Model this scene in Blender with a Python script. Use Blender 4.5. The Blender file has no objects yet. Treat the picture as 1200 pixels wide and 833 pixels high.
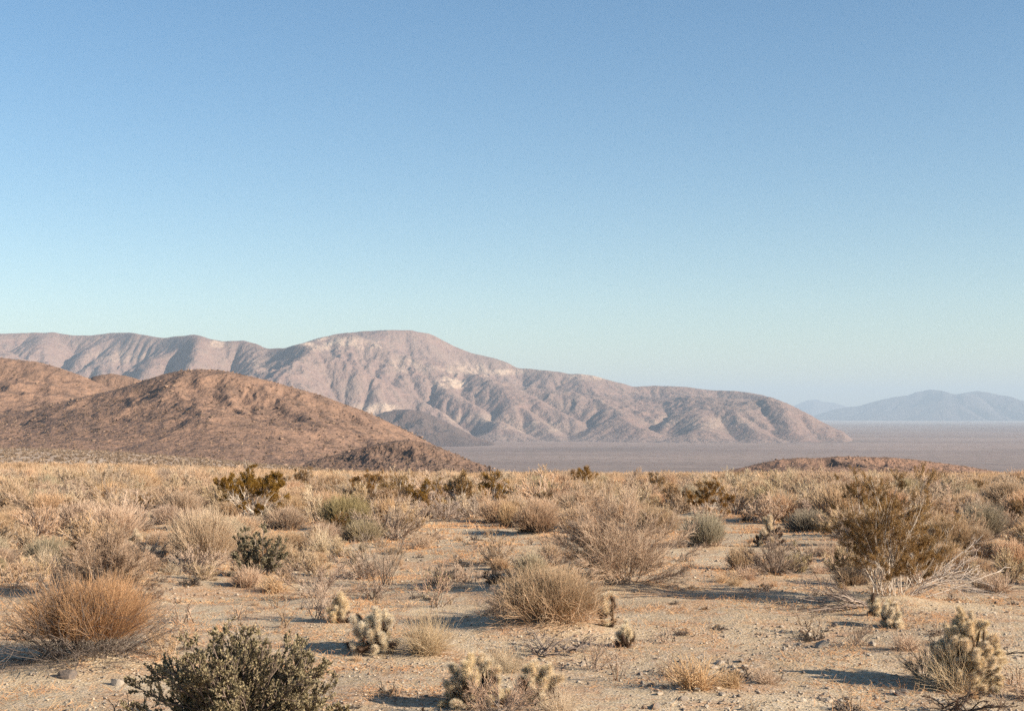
import bpy, math, random
import numpy as np

SEED = 7
PI = math.pi
C = bpy.context.scene.collection
SC = bpy.context.scene

# ------------------------------------------------------------------ noise
def _hash(ix, iy, seed):
    with np.errstate(over='ignore'):
        h = (ix.astype(np.int64) * 374761393 + iy.astype(np.int64) * 668265263 + seed * 1442695041) & 0xFFFFFFFF
        h = ((h ^ (h >> 13)) * 1274126177) & 0xFFFFFFFF
        h = h ^ (h >> 16)
    return (h & 0xFFFFFF) / float(0xFFFFFF)

def gnoise(x, y, seed=0):
    """gradient noise, about -1..1"""
    x = np.asarray(x, float); y = np.asarray(y, float)
    x0 = np.floor(x); y0 = np.floor(y)
    fx = x - x0; fy = y - y0
    u = fx * fx * fx * (fx * (fx * 6 - 15) + 10); v = fy * fy * fy * (fy * (fy * 6 - 15) + 10)
    def g(dx, dy):
        a = _hash(x0 + dx, y0 + dy, seed) * 2 * PI
        return np.cos(a) * (fx - dx) + np.sin(a) * (fy - dy)
    a = g(0, 0); b = g(1, 0); c = g(0, 1); d = g(1, 1)
    return (a + (b - a) * u + (c - a) * v + (a - b - c + d) * u * v) * 1.5

def fbm(x, y, seed=0, octs=4, gain=.5):
    t = 0; a = 1.; n = 0; f = 1.
    for i in range(octs):
        t = t + a * gnoise(np.asarray(x) * f + i * 17.3, np.asarray(y) * f - i * 9.1, seed + i * 31); n += a
        a *= gain; f *= 2.03
    return t / n

def ridged(x, y, seed=0, octs=5, gain=.5):
    t = 0; a = 1.; n = 0; f = 1.; w = 1.
    for i in range(octs):
        r = (1 - np.abs(gnoise(np.asarray(x) * f + i * 11.7, np.asarray(y) * f + i * 5.3, seed + i * 57))) ** 2
        t = t + a * r * w; n += a
        w = np.clip(r * 1.4, 0, 1)
        a *= gain; f *= 2.1
    return t / n

def sstep(a, b, x):
    t = np.clip((np.asarray(x, float) - a) / (b - a), 0, 1)
    return t * t * (3 - 2 * t)

def softp(t, k):
    t = np.asarray(t, float) / k
    return k * np.where(t > 30, t, np.log1p(np.exp(np.minimum(t, 30))))

# ------------------------------------------------------------------ terrain
EYE = 2.4
F = 1667.0
CX, CY, HY = 600.0, 416.5, 485.0
TILT = math.atan((HY - CY) / F)

MOUNDS = []   # low hummocks of sand caught under the bushes: x, y, radius, height
def gz(x, y, fine=True):
    x = np.asarray(x, float); y = np.asarray(y, float)
    zr = -.0405 * softp(y - 38, 10) + .0405 * softp(y - 3900, 150)
    zl = -.034 * softp(y - 38, 10) + .0178 * softp(y - 280, 50)
    w = sstep(.03, .3, -(x + .03 * y - 4) / (np.abs(y) + 25)) * (1 - sstep(1600, 3200, y))
    z = zr * (1 - w) + zl * w
    if fine:
        dist = np.hypot(x, y)
        near = 1 - sstep(60, 240, dist)
        z = z + near * (.17 * fbm(x / 7., y / 5., 3, 3) + .055 * fbm(x / 1.7, y / 1.5, 11, 3)) \
              + (1 - sstep(30, 60, dist)) * .016 * fbm(x / .42, y / .42, 19, 2) \
              + sstep(100, 400, dist) * (1 - sstep(2500, 4000, dist)) * .5 * fbm(x / 55., y / 55., 23, 3)
        if MOUNDS:
            k = (np.abs(x) < 30) & (y > 6) & (y < 60); xk = x[k]; yk = y[k]; add = np.zeros(xk.shape)
            for mx, my, mr, mh in MOUNDS:
                q = ((xk - mx) ** 2 + (yk - my) ** 2) / (mr * mr)
                add = np.maximum(add, mh * np.exp(-q * 1.6))
            if x.ndim: z = z.copy(); z[k] += add
            elif k: z = z + float(add.ravel()[0])
    return z

CAM_Z = EYE

def ray(px, py):
    a = (px - CX) / F; b = (CY - py) / F
    d = np.array([a, math.cos(TILT) - b * math.sin(TILT), math.sin(TILT) + b * math.cos(TILT)])
    return d / np.linalg.norm(d)

def at(px, py):
    """ground point seen at a photo pixel"""
    d = ray(px, py)
    t = np.geomspace(4, 4000, 6000)
    z = CAM_Z + d[2] * t; g = gz(d[0] * t, d[1] * t)
    k = int(np.argmax(z < g))
    if k == 0: k = len(t) - 1
    lo, hi = t[k - 1], t[k]
    for _ in range(20):
        m = (lo + hi) / 2
        if CAM_Z + d[2] * m < gz(d[0] * m, d[1] * m): hi = m
        else: lo = m
    return float(d[0] * hi), float(d[1] * hi)

# ------------------------------------------------------------------ mesh building
def mesh_from(name, verts, quads=None, tris=None, tint=None, smooth=False):
    me = bpy.data.meshes.new(name)
    verts = np.asarray(verts, np.float32)
    nq = 0 if quads is None else len(quads); nt = 0 if tris is None else len(tris)
    me.vertices.add(len(verts)); me.vertices.foreach_set('co', verts.ravel())
    idx = []
    if nq: idx.append(np.asarray(quads, np.int32).ravel())
    if nt: idx.append(np.asarray(tris, np.int32).ravel())
    idx = np.concatenate(idx)
    me.loops.add(len(idx)); me.loops.foreach_set('vertex_index', idx)
    me.polygons.add(nq + nt)
    starts = np.concatenate([np.arange(nq) * 4, nq * 4 + np.arange(nt) * 3]).astype(np.int32)
    me.polygons.foreach_set('loop_start', starts)
    if smooth: me.polygons.foreach_set('use_smooth', np.ones(nq + nt, bool))
    if tint is not None:
        at_ = me.attributes.new('tint', 'FLOAT', 'POINT')
        at_.data.foreach_set('value', np.asarray(tint, np.float32).ravel())
    me.update(calc_edges=True)
    return me

class MB:
    """gathers vertex and face arrays of one part"""
    def __init__(s): s.v = []; s.q = []; s.t = []; s.c = []; s.n = 0
    def add(s, v, q=None, t=None, c=None):
        v = np.asarray(v, float).reshape(-1, 3)
        if q is not None and len(q): s.q.append(np.asarray(q) + s.n)
        if t is not None and len(t): s.t.append(np.asarray(t) + s.n)
        s.v.append(v); s.c.append(np.zeros(len(v)) + (.5 if c is None else c)); s.n += len(v)
        return s
    def mesh(s, name, smooth=False):
        return mesh_from(name, np.concatenate(s.v), np.concatenate(s.q) if s.q else None,
                         np.concatenate(s.t) if s.t else None, np.concatenate(s.c), smooth)

def unit(v): return v / np.maximum(np.linalg.norm(v, axis=-1, keepdims=True), 1e-9)

def tubes(mb, P, R, rng, sides=3, tint=None):
    """P (n,k,3) polylines, R (n,k) radii"""
    n, k, _ = P.shape
    T = np.gradient(P, axis=1) if k > 1 else P
    T = unit(T)
    ref = np.where(np.abs(T[:, :1, 2:3]) > .8, np.array([1., 0, 0]), np.array([0, 0, 1.]))
    A = unit(np.cross(T, np.broadcast_to(ref, T.shape))); B = np.cross(T, A)
    a = np.arange(sides) * 2 * PI / sides
    ph = rng.random((n, 1, 1)) * 6.28
    ca = np.cos(a[None, None] + ph)[..., None]; sa = np.sin(a[None, None] + ph)[..., None]
    V = P[:, :, None] + (A[:, :, None] * ca + B[:, :, None] * sa) * R[:, :, None, None]
    base = (np.arange(n) * k * sides)[:, None, None] + (np.arange(k - 1) * sides)[None, :, None]
    j = np.arange(sides)[None, None]; j2 = (np.arange(sides) + 1) % sides
    Q = np.stack([base + j, base + j2, base + sides + j2, base + sides + j], -1).reshape(-1, 4)
    t = rng.random(n) if tint is None else tint
    mb.add(V.reshape(-1, 3), Q, None, np.repeat(t, k * sides))

def lines(P0, D0, L, k, rng, wig=.15, up=0., gx=None):
    """grow n polylines of k points from P0 along D0 with length L"""
    n = len(P0); P = np.zeros((n, k, 3)); P[:, 0] = P0
    d = unit(D0); step = (L / (k - 1))[:, None]
    for i in range(1, k):
        d = unit(d + rng.normal(0, wig, (n, 3)) + np.array([0, 0, up]))
        P[:, i] = P[:, i - 1] + d * step
    return P

def sprout(P, m, t0, t1, rng, spread, L, k, wig=.15, up=0.):
    """m children along every polyline; L child length array or scalar ratio of the parent's"""
    n, kk, _ = P.shape
    t = rng.uniform(t0, t1, (n, m)); f = t * (kk - 1); i = np.minimum(f.astype(int), kk - 2); r = (f - i)[..., None]
    a = P[np.arange(n)[:, None], i]; b = P[np.arange(n)[:, None], i + 1]
    p = a + (b - a) * r; d = unit(b - a)
    side = unit(rng.normal(0, 1, (n, m, 3)))
    d = unit(d + side * spread)
    plen = np.linalg.norm(np.diff(P, axis=1), axis=2).sum(1)[:, None]
    ln = plen * L * rng.uniform(.55, 1.15, (n, m)) * (1.15 - .55 * t)
    return lines(p.reshape(-1, 3), d.reshape(-1, 3), ln.ravel(), k, rng, wig, up)

def taper(P, r0, r1):
    k = P.shape[1]
    return np.broadcast_to(np.linspace(r0, r1, k)[None], P.shape[:2])

def leaves(mb, pos, dirs, ln, wd, rng, fold=.25):
    """small folded leaves: 2 quads each would be heavy, so two triangles bent along the midrib"""
    n = len(pos); d = unit(dirs)
    s = unit(np.cross(d, unit(rng.normal(0, 1, (n, 3))))); nn = np.cross(d, s)
    ln = np.asarray(ln).reshape(-1, 1); wd = np.asarray(wd).reshape(-1, 1)
    a = pos; b = pos + d * ln * .5 + s * wd * .5 + nn * wd * fold
    c = pos + d * ln; e = pos + d * ln * .5 - s * wd * .5 + nn * wd * fold
    V = np.stack([a, b, c, e], 1).reshape(-1, 3)
    o = np.arange(n) * 4
    T = np.concatenate([np.stack([o, o + 1, o + 2], 1), np.stack([o, o + 2, o + 3], 1)])
    mb.add(V, None, T, np.repeat(rng.random(n), 4))

def dome_dirs(n, rng, zmin=.05, zmax=1., pw=1.):
    a = rng.random(n) * 2 * PI; z = zmin + (zmax - zmin) * rng.random(n) ** pw
    r = np.sqrt(np.maximum(0, 1 - z * z))
    return np.stack([r * np.cos(a), r * np.sin(a), z], 1)

def hull_len(d, W, H, rng, lo=.75, hi=1.1):
    """distance from the base to an uneven dome of width W and height H along d"""
    a = np.arctan2(d[:, 1], d[:, 0])
    lump = 1 + .13 * np.sin(a * 3 + d[:, 2] * 2 + rng.random() * 6) + .10 * np.sin(a * 6 + d[:, 2] * 6 + rng.random() * 6)
    lump = lump * np.where(rng.random(len(d)) < .05, rng.uniform(1., 1.2, len(d)), 1.)
    return lump * rng.uniform(lo, hi, len(d)) / np.sqrt((d[:, 0]**2 + d[:, 1]**2) / (W / 2)**2 + d[:, 2]**2 / H**2)

def vase(n, W, H, rng, low=.15, flat=.9):
    """directions and lengths of stems whose tips fill an uneven crown W wide and H high"""
    a = rng.random(n) * 2 * PI; q = np.sqrt(rng.random(n))
    lump = 1 + .12 * np.sin(a * 3 + rng.random() * 6) + .09 * np.sin(a * 5 + rng.random() * 6)
    z = H * np.sqrt(np.clip(1 - (flat * q) ** 2.4, 0, 1)) * rng.uniform(.72, 1.08, n)
    lo = rng.random(n) < low
    z = np.where(lo, z * rng.uniform(.2, .7, n), z); q = np.where(lo, np.maximum(q, .75), q)
    E = np.stack([W / 2 * q * lump * np.cos(a), W / 2 * q * lump * np.sin(a), z], 1)
    L = np.linalg.norm(E, axis=1)
    return E / L[:, None], L

# ------------------------------------------------------------------ materials
def nodes(name):
    m = bpy.data.materials.new(name); m.use_nodes = True
    nt = m.node_tree; nt.nodes.clear()
    out = nt.nodes.new('ShaderNodeOutputMaterial'); b = nt.nodes.new('ShaderNodeBsdfPrincipled')
    nt.links.new(b.outputs[0], out.inputs[0])
    b.inputs['Roughness'].default_value = .9; b.inputs['Specular IOR Level'].default_value = .15
    return m, nt, b, out

class G:
    def __init__(s, nt): s.nt = nt; s.l = nt.links
    def n(s, t, **kw):
        o = s.nt.nodes.new(t)
        for k, v in kw.items(): setattr(o, k, v)
        return o
    def inp(s, sock, v):
        if isinstance(v, bpy.types.NodeSocket): s.l.new(v, sock)
        elif isinstance(v, (tuple, list)) and len(v) == 3 and sock.type == 'RGBA': sock.default_value = (*v, 1)
        else: sock.default_value = v
    def math(s, op, a, b=0., c=None, clamp=False):
        o = s.n('ShaderNodeMath', operation=op, use_clamp=clamp); s.inp(o.inputs[0], a); s.inp(o.inputs[1], b)
        if c is not None: s.inp(o.inputs[2], c)
        return o.outputs[0]
    def mix(s, f, a, b, mode='MIX'):
        o = s.n('ShaderNodeMix', data_type='RGBA', blend_type=mode); s.inp(o.inputs[0], f); s.inp(o.inputs[6], a); s.inp(o.inputs[7], b)
        return o.outputs[2]
    def rng(s, v, a, b, c=0., d=1.):
        o = s.n('ShaderNodeMapRange', clamp=True); s.inp(o.inputs[0], v)
        for i, x in enumerate((a, b, c, d)): o.inputs[i + 1].default_value = x
        return o.outputs[0]
    def noise(s, vec, scale, det=4., rough=.55, dist=0.):
        o = s.n('ShaderNodeTexNoise'); s.l.new(vec, o.inputs['Vector'])
        o.inputs['Scale'].default_value = scale; o.inputs['Detail'].default_value = det
        o.inputs['Roughness'].default_value = rough; o.inputs['Distortion'].default_value = dist
        return o.outputs[0]
    def map(s, vec, scale):
        o = s.n('ShaderNodeMapping'); s.l.new(vec, o.inputs[0]); o.inputs['Scale'].default_value = scale
        return o.outputs[0]
    def ramp(s, f, stops):
        o = s.n('ShaderNodeValToRGB'); s.inp(o.inputs[0], f); e = o.color_ramp.elements
        while len(e) < len(stops): e.new(.5)
        for x, (p, c) in zip(e, stops): x.position = p; x.color = (*c, 1)
        return o.outputs[0]

def twig_mat(name, a, b, c=None, trans=.0, var=.22):
    """colour from the per-twig tint attribute, shifted a little from plant to plant"""
    m, nt, bs, out = nodes(name); g = G(nt)
    t = g.n('ShaderNodeAttribute', attribute_name='tint').outputs['Fac']
    col = g.ramp(t, [(0, a), (.5, tuple((x + y) / 2 for x, y in zip(a, b)) if c is None else c), (1, b)])
    r = g.n('ShaderNodeObjectInfo').outputs['Random']
    hsv = g.n('ShaderNodeHueSaturation'); g.l.new(col, hsv.inputs['Color'])
    g.l.new(g.rng(r, 0, 1, 1 - var, 1 + var), hsv.inputs['Value'])
    g.l.new(g.rng(g.math('FRACT', g.math('MULTIPLY', r, 7.31)), 0, 1, .488, .5), hsv.inputs['Hue'])
    g.l.new(g.rng(g.math('FRACT', g.math('MULTIPLY', r, 3.77)), 0, 1, .82, 1.12), hsv.inputs['Saturation'])
    g.l.new(hsv.outputs[0], bs.inputs['Base Color'])
    if trans:
        tr = g.n('ShaderNodeBsdfTranslucent'); g.l.new(hsv.outputs[0], tr.inputs[0])
        mx = g.n('ShaderNodeMixShader'); mx.inputs[0].default_value = trans
        g.l.new(bs.outputs[0], mx.inputs[1]); g.l.new(tr.outputs[0], mx.inputs[2]); g.l.new(mx.outputs[0], out.inputs[0])
    return m

M = {}
M['straw'] = twig_mat('straw', (.47, .32, .19), (.80, .60, .39), trans=.3, var=.16)
M['straw_pale'] = twig_mat('straw_pale', (.56, .425, .25), (.84, .68, .46), trans=.3, var=.14)
M['tan_twig'] = twig_mat('tan_twig', (.45, .32, .20), (.76, .57, .38), trans=.3)
M['grey_twig'] = twig_mat('grey_twig', (.23, .17, .125), (.50, .385, .285))
M['pink_twig'] = twig_mat('pink_twig', (.50, .35, .235), (.78, .575, .405), trans=.3)
M['rust'] = twig_mat('rust', (.40, .245, .125), (.82, .55, .30), (.60, .385, .20), trans=.3, var=.04)
M['bark'] = twig_mat('bark', (.10, .075, .06), (.26, .20, .16))
M['pale_bark'] = twig_mat('pale_bark', (.34, .28, .23), (.60, .52, .44))
M['creosote_leaf'] = twig_mat('creosote_leaf', (.15, .085, .026), (.39, .24, .085), trans=.3, var=.12)
M['jojoba_leaf'] = twig_mat('jojoba_leaf', (.15, .125, .065), (.42, .35, .20), trans=.15, var=.1)
M['green_stem'] = twig_mat('green_stem', (.25, .19, .085), (.46, .36, .18), trans=.1)
M['sage'] = twig_mat('sage', (.33, .265, .165), (.56, .46, .30), trans=.15)
M['dead'] = twig_mat('dead', (.022, .018, .016), (.10, .08, .065))
M['dead_brown'] = twig_mat('dead_brown', (.06, .035, .022), (.20, .125, .08))
M['spine'] = twig_mat('spine', (.86, .73, .53), (.95, .87, .70), trans=.5, var=.04)
M['spine_gold'] = twig_mat('spine_gold', (.82, .67, .45), (.95, .85, .64), trans=.5, var=.04)
M['joint_skin'] = twig_mat('joint_skin', (.50, .40, .26), (.58, .46, .30), var=.06)
M['old_joint'] = twig_mat('old_joint', (.05, .03, .02), (.13, .085, .05), var=.2)
M['litter'] = twig_mat('litter', (.34, .15, .06), (.60, .40, .21), (.50, .27, .12))
M['brush_far'] = twig_mat('brush_far', (.39, .27, .165), (.76, .565, .36), (.58, .42, .26), trans=.3, var=0)
M['apron'] = twig_mat('apron', (.13, .09, .06), (.42, .30, .20), (.23, .165, .115), var=0)

def rock_mat(name, stops, sc=9.):
    m, nt, b, out = nodes(name); g = G(nt)
    tc = g.n('ShaderNodeTexCoord').outputs['Object']
    r = g.n('ShaderNodeObjectInfo').outputs['Random']
    t = g.n('ShaderNodeAttribute', attribute_name='tint').outputs['Fac']
    base = g.ramp(g.math('FRACT', g.math('ADD', r, t)), stops)
    sp = g.noise(tc, sc * 6, 3, .7); bl = g.noise(tc, sc, 4, .6)
    c = g.mix(g.rng(sp, .35, .7), base, (.16, .13, .11)); c = g.mix(.62, c, base)
    c = g.mix(g.rng(bl, .45, .75, 0, .5), c, (.42, .27, .17))
    g.l.new(c, b.inputs['Base Color'])
    bp = g.n('ShaderNodeBump'); bp.inputs['Strength'].default_value = .6; bp.inputs['Distance'].default_value = .01
    g.l.new(sp, bp.inputs['Height']); g.l.new(bp.outputs[0], b.inputs['Normal'])
    return m
M['rock'] = rock_mat('rock', [(0, (.40, .32, .245)), (.25, (.52, .43, .33)), (.45, (.26, .215, .18)), (.6, (.10, .085, .078)), (.75, (.54, .46, .36)), (.9, (.15, .125, .11)), (1, (.38, .24, .155))])

def ground_mat():
    m, nt, b, out = nodes('desert_ground'); g = G(nt)
    pos = g.n('ShaderNodeNewGeometry').outputs['Position']
    sep = g.n('ShaderNodeSeparateXYZ'); g.l.new(pos, sep.inputs[0])
    # near sand: granite grit with rusty patches of dried annuals
    big = g.noise(pos, .23, 5, .6, .6); mid = g.noise(pos, 1.1, 6, .62, .3); fine = g.noise(pos, 9., 5, .7)
    grit = g.noise(pos, 55., 3, .8)
    vor = g.n('ShaderNodeTexVoronoi'); g.l.new(pos, vor.inputs['Vector']); vor.inputs['Scale'].default_value = 34.
    c = g.mix(g.rng(big, .36, .62), (.405, .282, .165), (.535, .405, .258))
    c = g.mix(g.rng(mid, .48, .62, 0, .85), c, (.43, .235, .115))
    c = g.mix(g.rng(g.noise(pos, 2.7, 5, .65, .5), .55, .68, 0, .7), c, (.40, .19, .09))
    c = g.mix(g.rng(fine, .42, .66, 0, .5), c, (.52, .42, .32))
    c = g.mix(g.rng(fine, .46, .3, 0, .5), c, (.21, .15, .105))
    c = g.mix(g.rng(grit, .55, .7, 0, .5), c, (.60, .50, .39))
    c = g.mix(g.rng(grit, .43, .3, 0, .55), c, (.13, .095, .07))
    cellc = g.n('ShaderNodeSeparateColor'); g.l.new(vor.outputs['Color'], cellc.inputs[0])
    c = g.mix(g.math('MULTIPLY', g.rng(cellc.outputs[0], .86, .9), g.rng(vor.outputs['Distance'], .5, .3)), c, (.60, .52, .43))
    c = g.mix(g.math('MULTIPLY', g.rng(cellc.outputs[1], .88, .9), g.rng(vor.outputs['Distance'], .45, .3)), c, (.13, .105, .09))
    # apron at the foot of the hills: pale soil between small shrubs
    ap = g.mix(g.rng(g.noise(g.map(pos, (1, .35, 1)), .06, 6, .75), .42, .6), (.36, .25, .175), (.50, .38, .28))
    far1 = g.rng(sep.outputs[1], 120, 320)
    c = g.mix(far1, c, ap)
    # valley floor: purple brown creosote flats with paler streaks of sand
    st = g.noise(g.map(pos, (.00022, .0009, 0)), 1., 6, .65, .5)
    dots = g.noise(g.map(pos, (.02, .011, 0)), 1., 3, .85)
    v = g.mix(g.rng(st, .36, .66), (.24, .16, .13), (.345, .24, .192))
    v = g.mix(g.rng(sep.outputs[1], 4400, 7000, .35, 0), v, (.135, .10, .078))
    pt = g.noise(g.map(pos, (.0004, .0007, 0)), 1., 5, .6, .8)
    v = g.mix(g.rng(pt, .5, .62, 0, .55), v, (.145, .103, .085))
    v = g.mix(g.rng(dots, .47, .58, 0, .5), v, (.12, .09, .072))
    dd = g.noise(g.map(pos, (.0012, .0042, 0)), 1., 4, .6)
    v = g.mix(g.rng(dd, .5, .75, 0, .35), v, (.36, .28, .23))
    # the sandy sink under the far mountains
    pl = g.math('MULTIPLY', g.rng(sep.outputs[1], 19000, 30000), g.rng(st, .3, .5, .2, .6))
    v = g.mix(pl, v, (.50, .42, .355))
    c = g.mix(g.rng(sep.outputs[1], 1500, 3000), c, v)
    g.l.new(c, b.inputs['Base Color'])
    h = g.math('ADD', g.math('MULTIPLY', fine, .035), g.math('ADD', g.math('MULTIPLY', grit, .012), g.math('MULTIPLY', g.math('SUBTRACT', 1, vor.outputs['Distance']), .008)))
    h = g.math('MULTIPLY', h, g.rng(sep.outputs[1], 60, 200, 1, 0))
    bp = g.n('ShaderNodeBump'); bp.inputs['Strength'].default_value = .9; bp.inputs['Distance'].default_value = 1.
    g.l.new(h, bp.inputs['Height']); g.l.new(bp.outputs[0], b.inputs['Normal'])
    return m

def hill_mat(name, soil, rockc, dark, cream, sc, cream_amt=.0, bump=1., speck=.75, fan=None):
    """stony slope: soil, rock and boulder patches, pale granite where cream_amt > 0 or the 'tint' attribute says so"""
    m, nt, b, out = nodes(name); g = G(nt)
    pos = g.n('ShaderNodeNewGeometry').outputs['Position']
    t = g.n('ShaderNodeAttribute', attribute_name='tint').outputs['Fac']
    n1 = g.noise(pos, sc, 6, .6, .4); n2 = g.noise(pos, sc * 6, 5, .65); n3 = g.noise(pos, sc * 26, 4, .75)
    c = g.mix(g.rng(n1, .38, .62), soil, rockc)
    c = g.mix(g.rng(n2, .5, .66, 0, .7), c, dark)
    c = g.mix(g.rng(n3, .52, .64, 0, speck), c, dark)
    c = g.mix(g.rng(n3, .45, .32, 0, speck * .66), c, tuple(min(1, x * 1.45) for x in soil))
    k = g.math('MULTIPLY', g.rng(g.math('ADD', n2, g.math('MULTIPLY', n1, .6)), .62, .95), cream_amt)
    k = g.math('ADD', k, g.math('MULTIPLY', t, g.rng(n2, .34, .6)), clamp=True)
    c = g.mix(k, c, cream)
    if fan: c = g.mix(g.math('MULTIPLY', g.n('ShaderNodeAttribute', attribute_name='foot').outputs['Fac'], g.rng(n2, .25, .5, .6, 1.)), c, fan)
    g.l.new(c, b.inputs['Base Color'])
    h = g.math('ADD', g.math('MULTIPLY', n2, .6 / sc / 6), g.math('MULTIPLY', n3, .5 / sc / 26))
    bp = g.n('ShaderNodeBump'); bp.inputs['Strength'].default_value = bump; bp.inputs['Distance'].default_value = 1.
    g.l.new(h, bp.inputs['Height']); g.l.new(bp.outputs[0], b.inputs['Normal'])
    return m

# ------------------------------------------------------------------ object helpers
def link(o, parent=None):
    C.objects.link(o)
    if parent: o.parent = parent
    return o
def tag(o, label=None, cat=None, group=None, kind=None):
    if label: o['label'] = label
    if cat: o['category'] = cat
    if group: o['group'] = group
    if kind: o['kind'] = kind
    return o
def part(name, me, mat, parent=None):
    if not me.materials: me.materials.append(mat)
    return link(bpy.data.objects.new(name, me), parent)
def root(name, x, y, z, rz=0, s=(1, 1, 1)):
    o = bpy.data.objects.new(name, None); o.empty_display_size = .1
    o.location = (x, y, z); o.rotation_euler = (0, 0, rz); o.scale = s
    return link(o)
def copy_tree(o, parent=None):
    c = o.copy(); link(c, parent)
    for ch in list(o.children):
        d = ch.copy(); link(d, c)
    return c

# ------------------------------------------------------------------ setting: ground
def build_ground():
    def axis(c, a, lo, hi, dt):
        t0 = math.asinh((lo - c) / a); t1 = math.asinh((hi - c) / a); n = int((t1 - t0) / dt)
        return c + a * np.sinh(np.linspace(t0, t1, n))
    xs = axis(0, 8, -60000, 60000, .0155); ys = axis(14, 8, -400, 60000, .0125)
    X, Y = np.meshgrid(xs, ys); Z = gz(X, Y)
    nx, ny = len(xs), len(ys)
    V = np.stack([X, Y, Z], -1).reshape(-1, 3)
    i = (np.arange(ny - 1)[:, None] * nx + np.arange(nx - 1)[None]).ravel()
    Q = np.stack([i, i + 1, i + nx + 1, i + nx], 1)
    me = mesh_from('ground', V, Q, smooth=True)
    return tag(part('ground', me, ground_mat()), 'sandy desert ground running out to the valley floor', kind='structure')

# ------------------------------------------------------------------ setting: hills and mountains
def erode(Z, up, dx, dy, iters, K, U, m=.4, diff=.06, seed=0):
    """uplift worn down by running water: gives branching drainages between sharp ridges"""
    ny, nx = Z.shape; N = nx * ny
    rng = np.random.default_rng(seed)
    offs = [(-1, 0, dy), (1, 0, dy), (0, -1, dx), (0, 1, dx), (-1, -1, math.hypot(dx, dy)), (1, 1, math.hypot(dx, dy)), (-1, 1, math.hypot(dx, dy)), (1, -1, math.hypot(dx, dy))]
    idx = np.arange(N).reshape(ny, nx)
    for _ in range(iters):
        Z[1:-1, :] += U * up[1:-1, :]
        best = np.zeros((ny, nx)); rec = idx.copy(); dist = np.ones((ny, nx))
        Zp = np.pad(Z, 1, constant_values=1e9); ip = np.pad(idx, 1, mode='edge')
        R_ = .55 + .9 * rng.random((8, ny, nx))
        for k, (oy, ox, dd) in enumerate(offs):
            sl = (Z - Zp[1 + oy:1 + oy + ny, 1 + ox:1 + ox + nx]) / dd * R_[k]
            b = sl > best
            best[b] = sl[b]; rec[b] = ip[1 + oy:1 + oy + ny, 1 + ox:1 + ox + nx][b]; dist[b] = dd
        rec[0, :] = idx[0, :]; rec[-1, :] = idx[-1, :]
        order = np.argsort(Z.ravel()).tolist(); r = rec.ravel().tolist()
        A = [dx * dy] * N
        for i in reversed(order):
            j = r[i]
            if j != i: A[j] += A[i]
        Fk = (K * np.array(A) ** m / dist.ravel()).tolist(); z = Z.ravel().tolist()
        for i in order:
            j = r[i]
            if j != i: z[i] = (z[i] + Fk[i] * z[j]) / (1 + Fk[i])
        Z = np.array(z).reshape(ny, nx)
        q = np.pad(Z, 1, mode='edge'); lap = q[:-2, 1:-1] + q[2:, 1:-1] + q[1:-1, :-2] + q[1:-1, 2:] - 4 * Z
        lap[0] = lap[-1] = 0; Z = Z + diff * lap
    return Z

def resize(A, ny, nx):
    y = np.linspace(0, A.shape[0] - 1, ny); x = np.linspace(0, A.shape[1] - 1, nx)
    y0 = np.minimum(y.astype(int), A.shape[0] - 2); x0 = np.minimum(x.astype(int), A.shape[1] - 2)
    fy = (y - y0)[:, None]; fx = (x - x0)[None]
    fy = fy * fy * (3 - 2 * fy) * .5 + fy * .5; fx = fx * fx * (3 - 2 * fx) * .5 + fx * .5
    a = A[y0][:, x0]; b = A[y0][:, x0 + 1]; c = A[y0 + 1][:, x0]; d = A[y0 + 1][:, x0 + 1]
    return a * (1 - fy) * (1 - fx) + b * (1 - fy) * fx + c * fy * (1 - fx) + d * fy * fx

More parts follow.
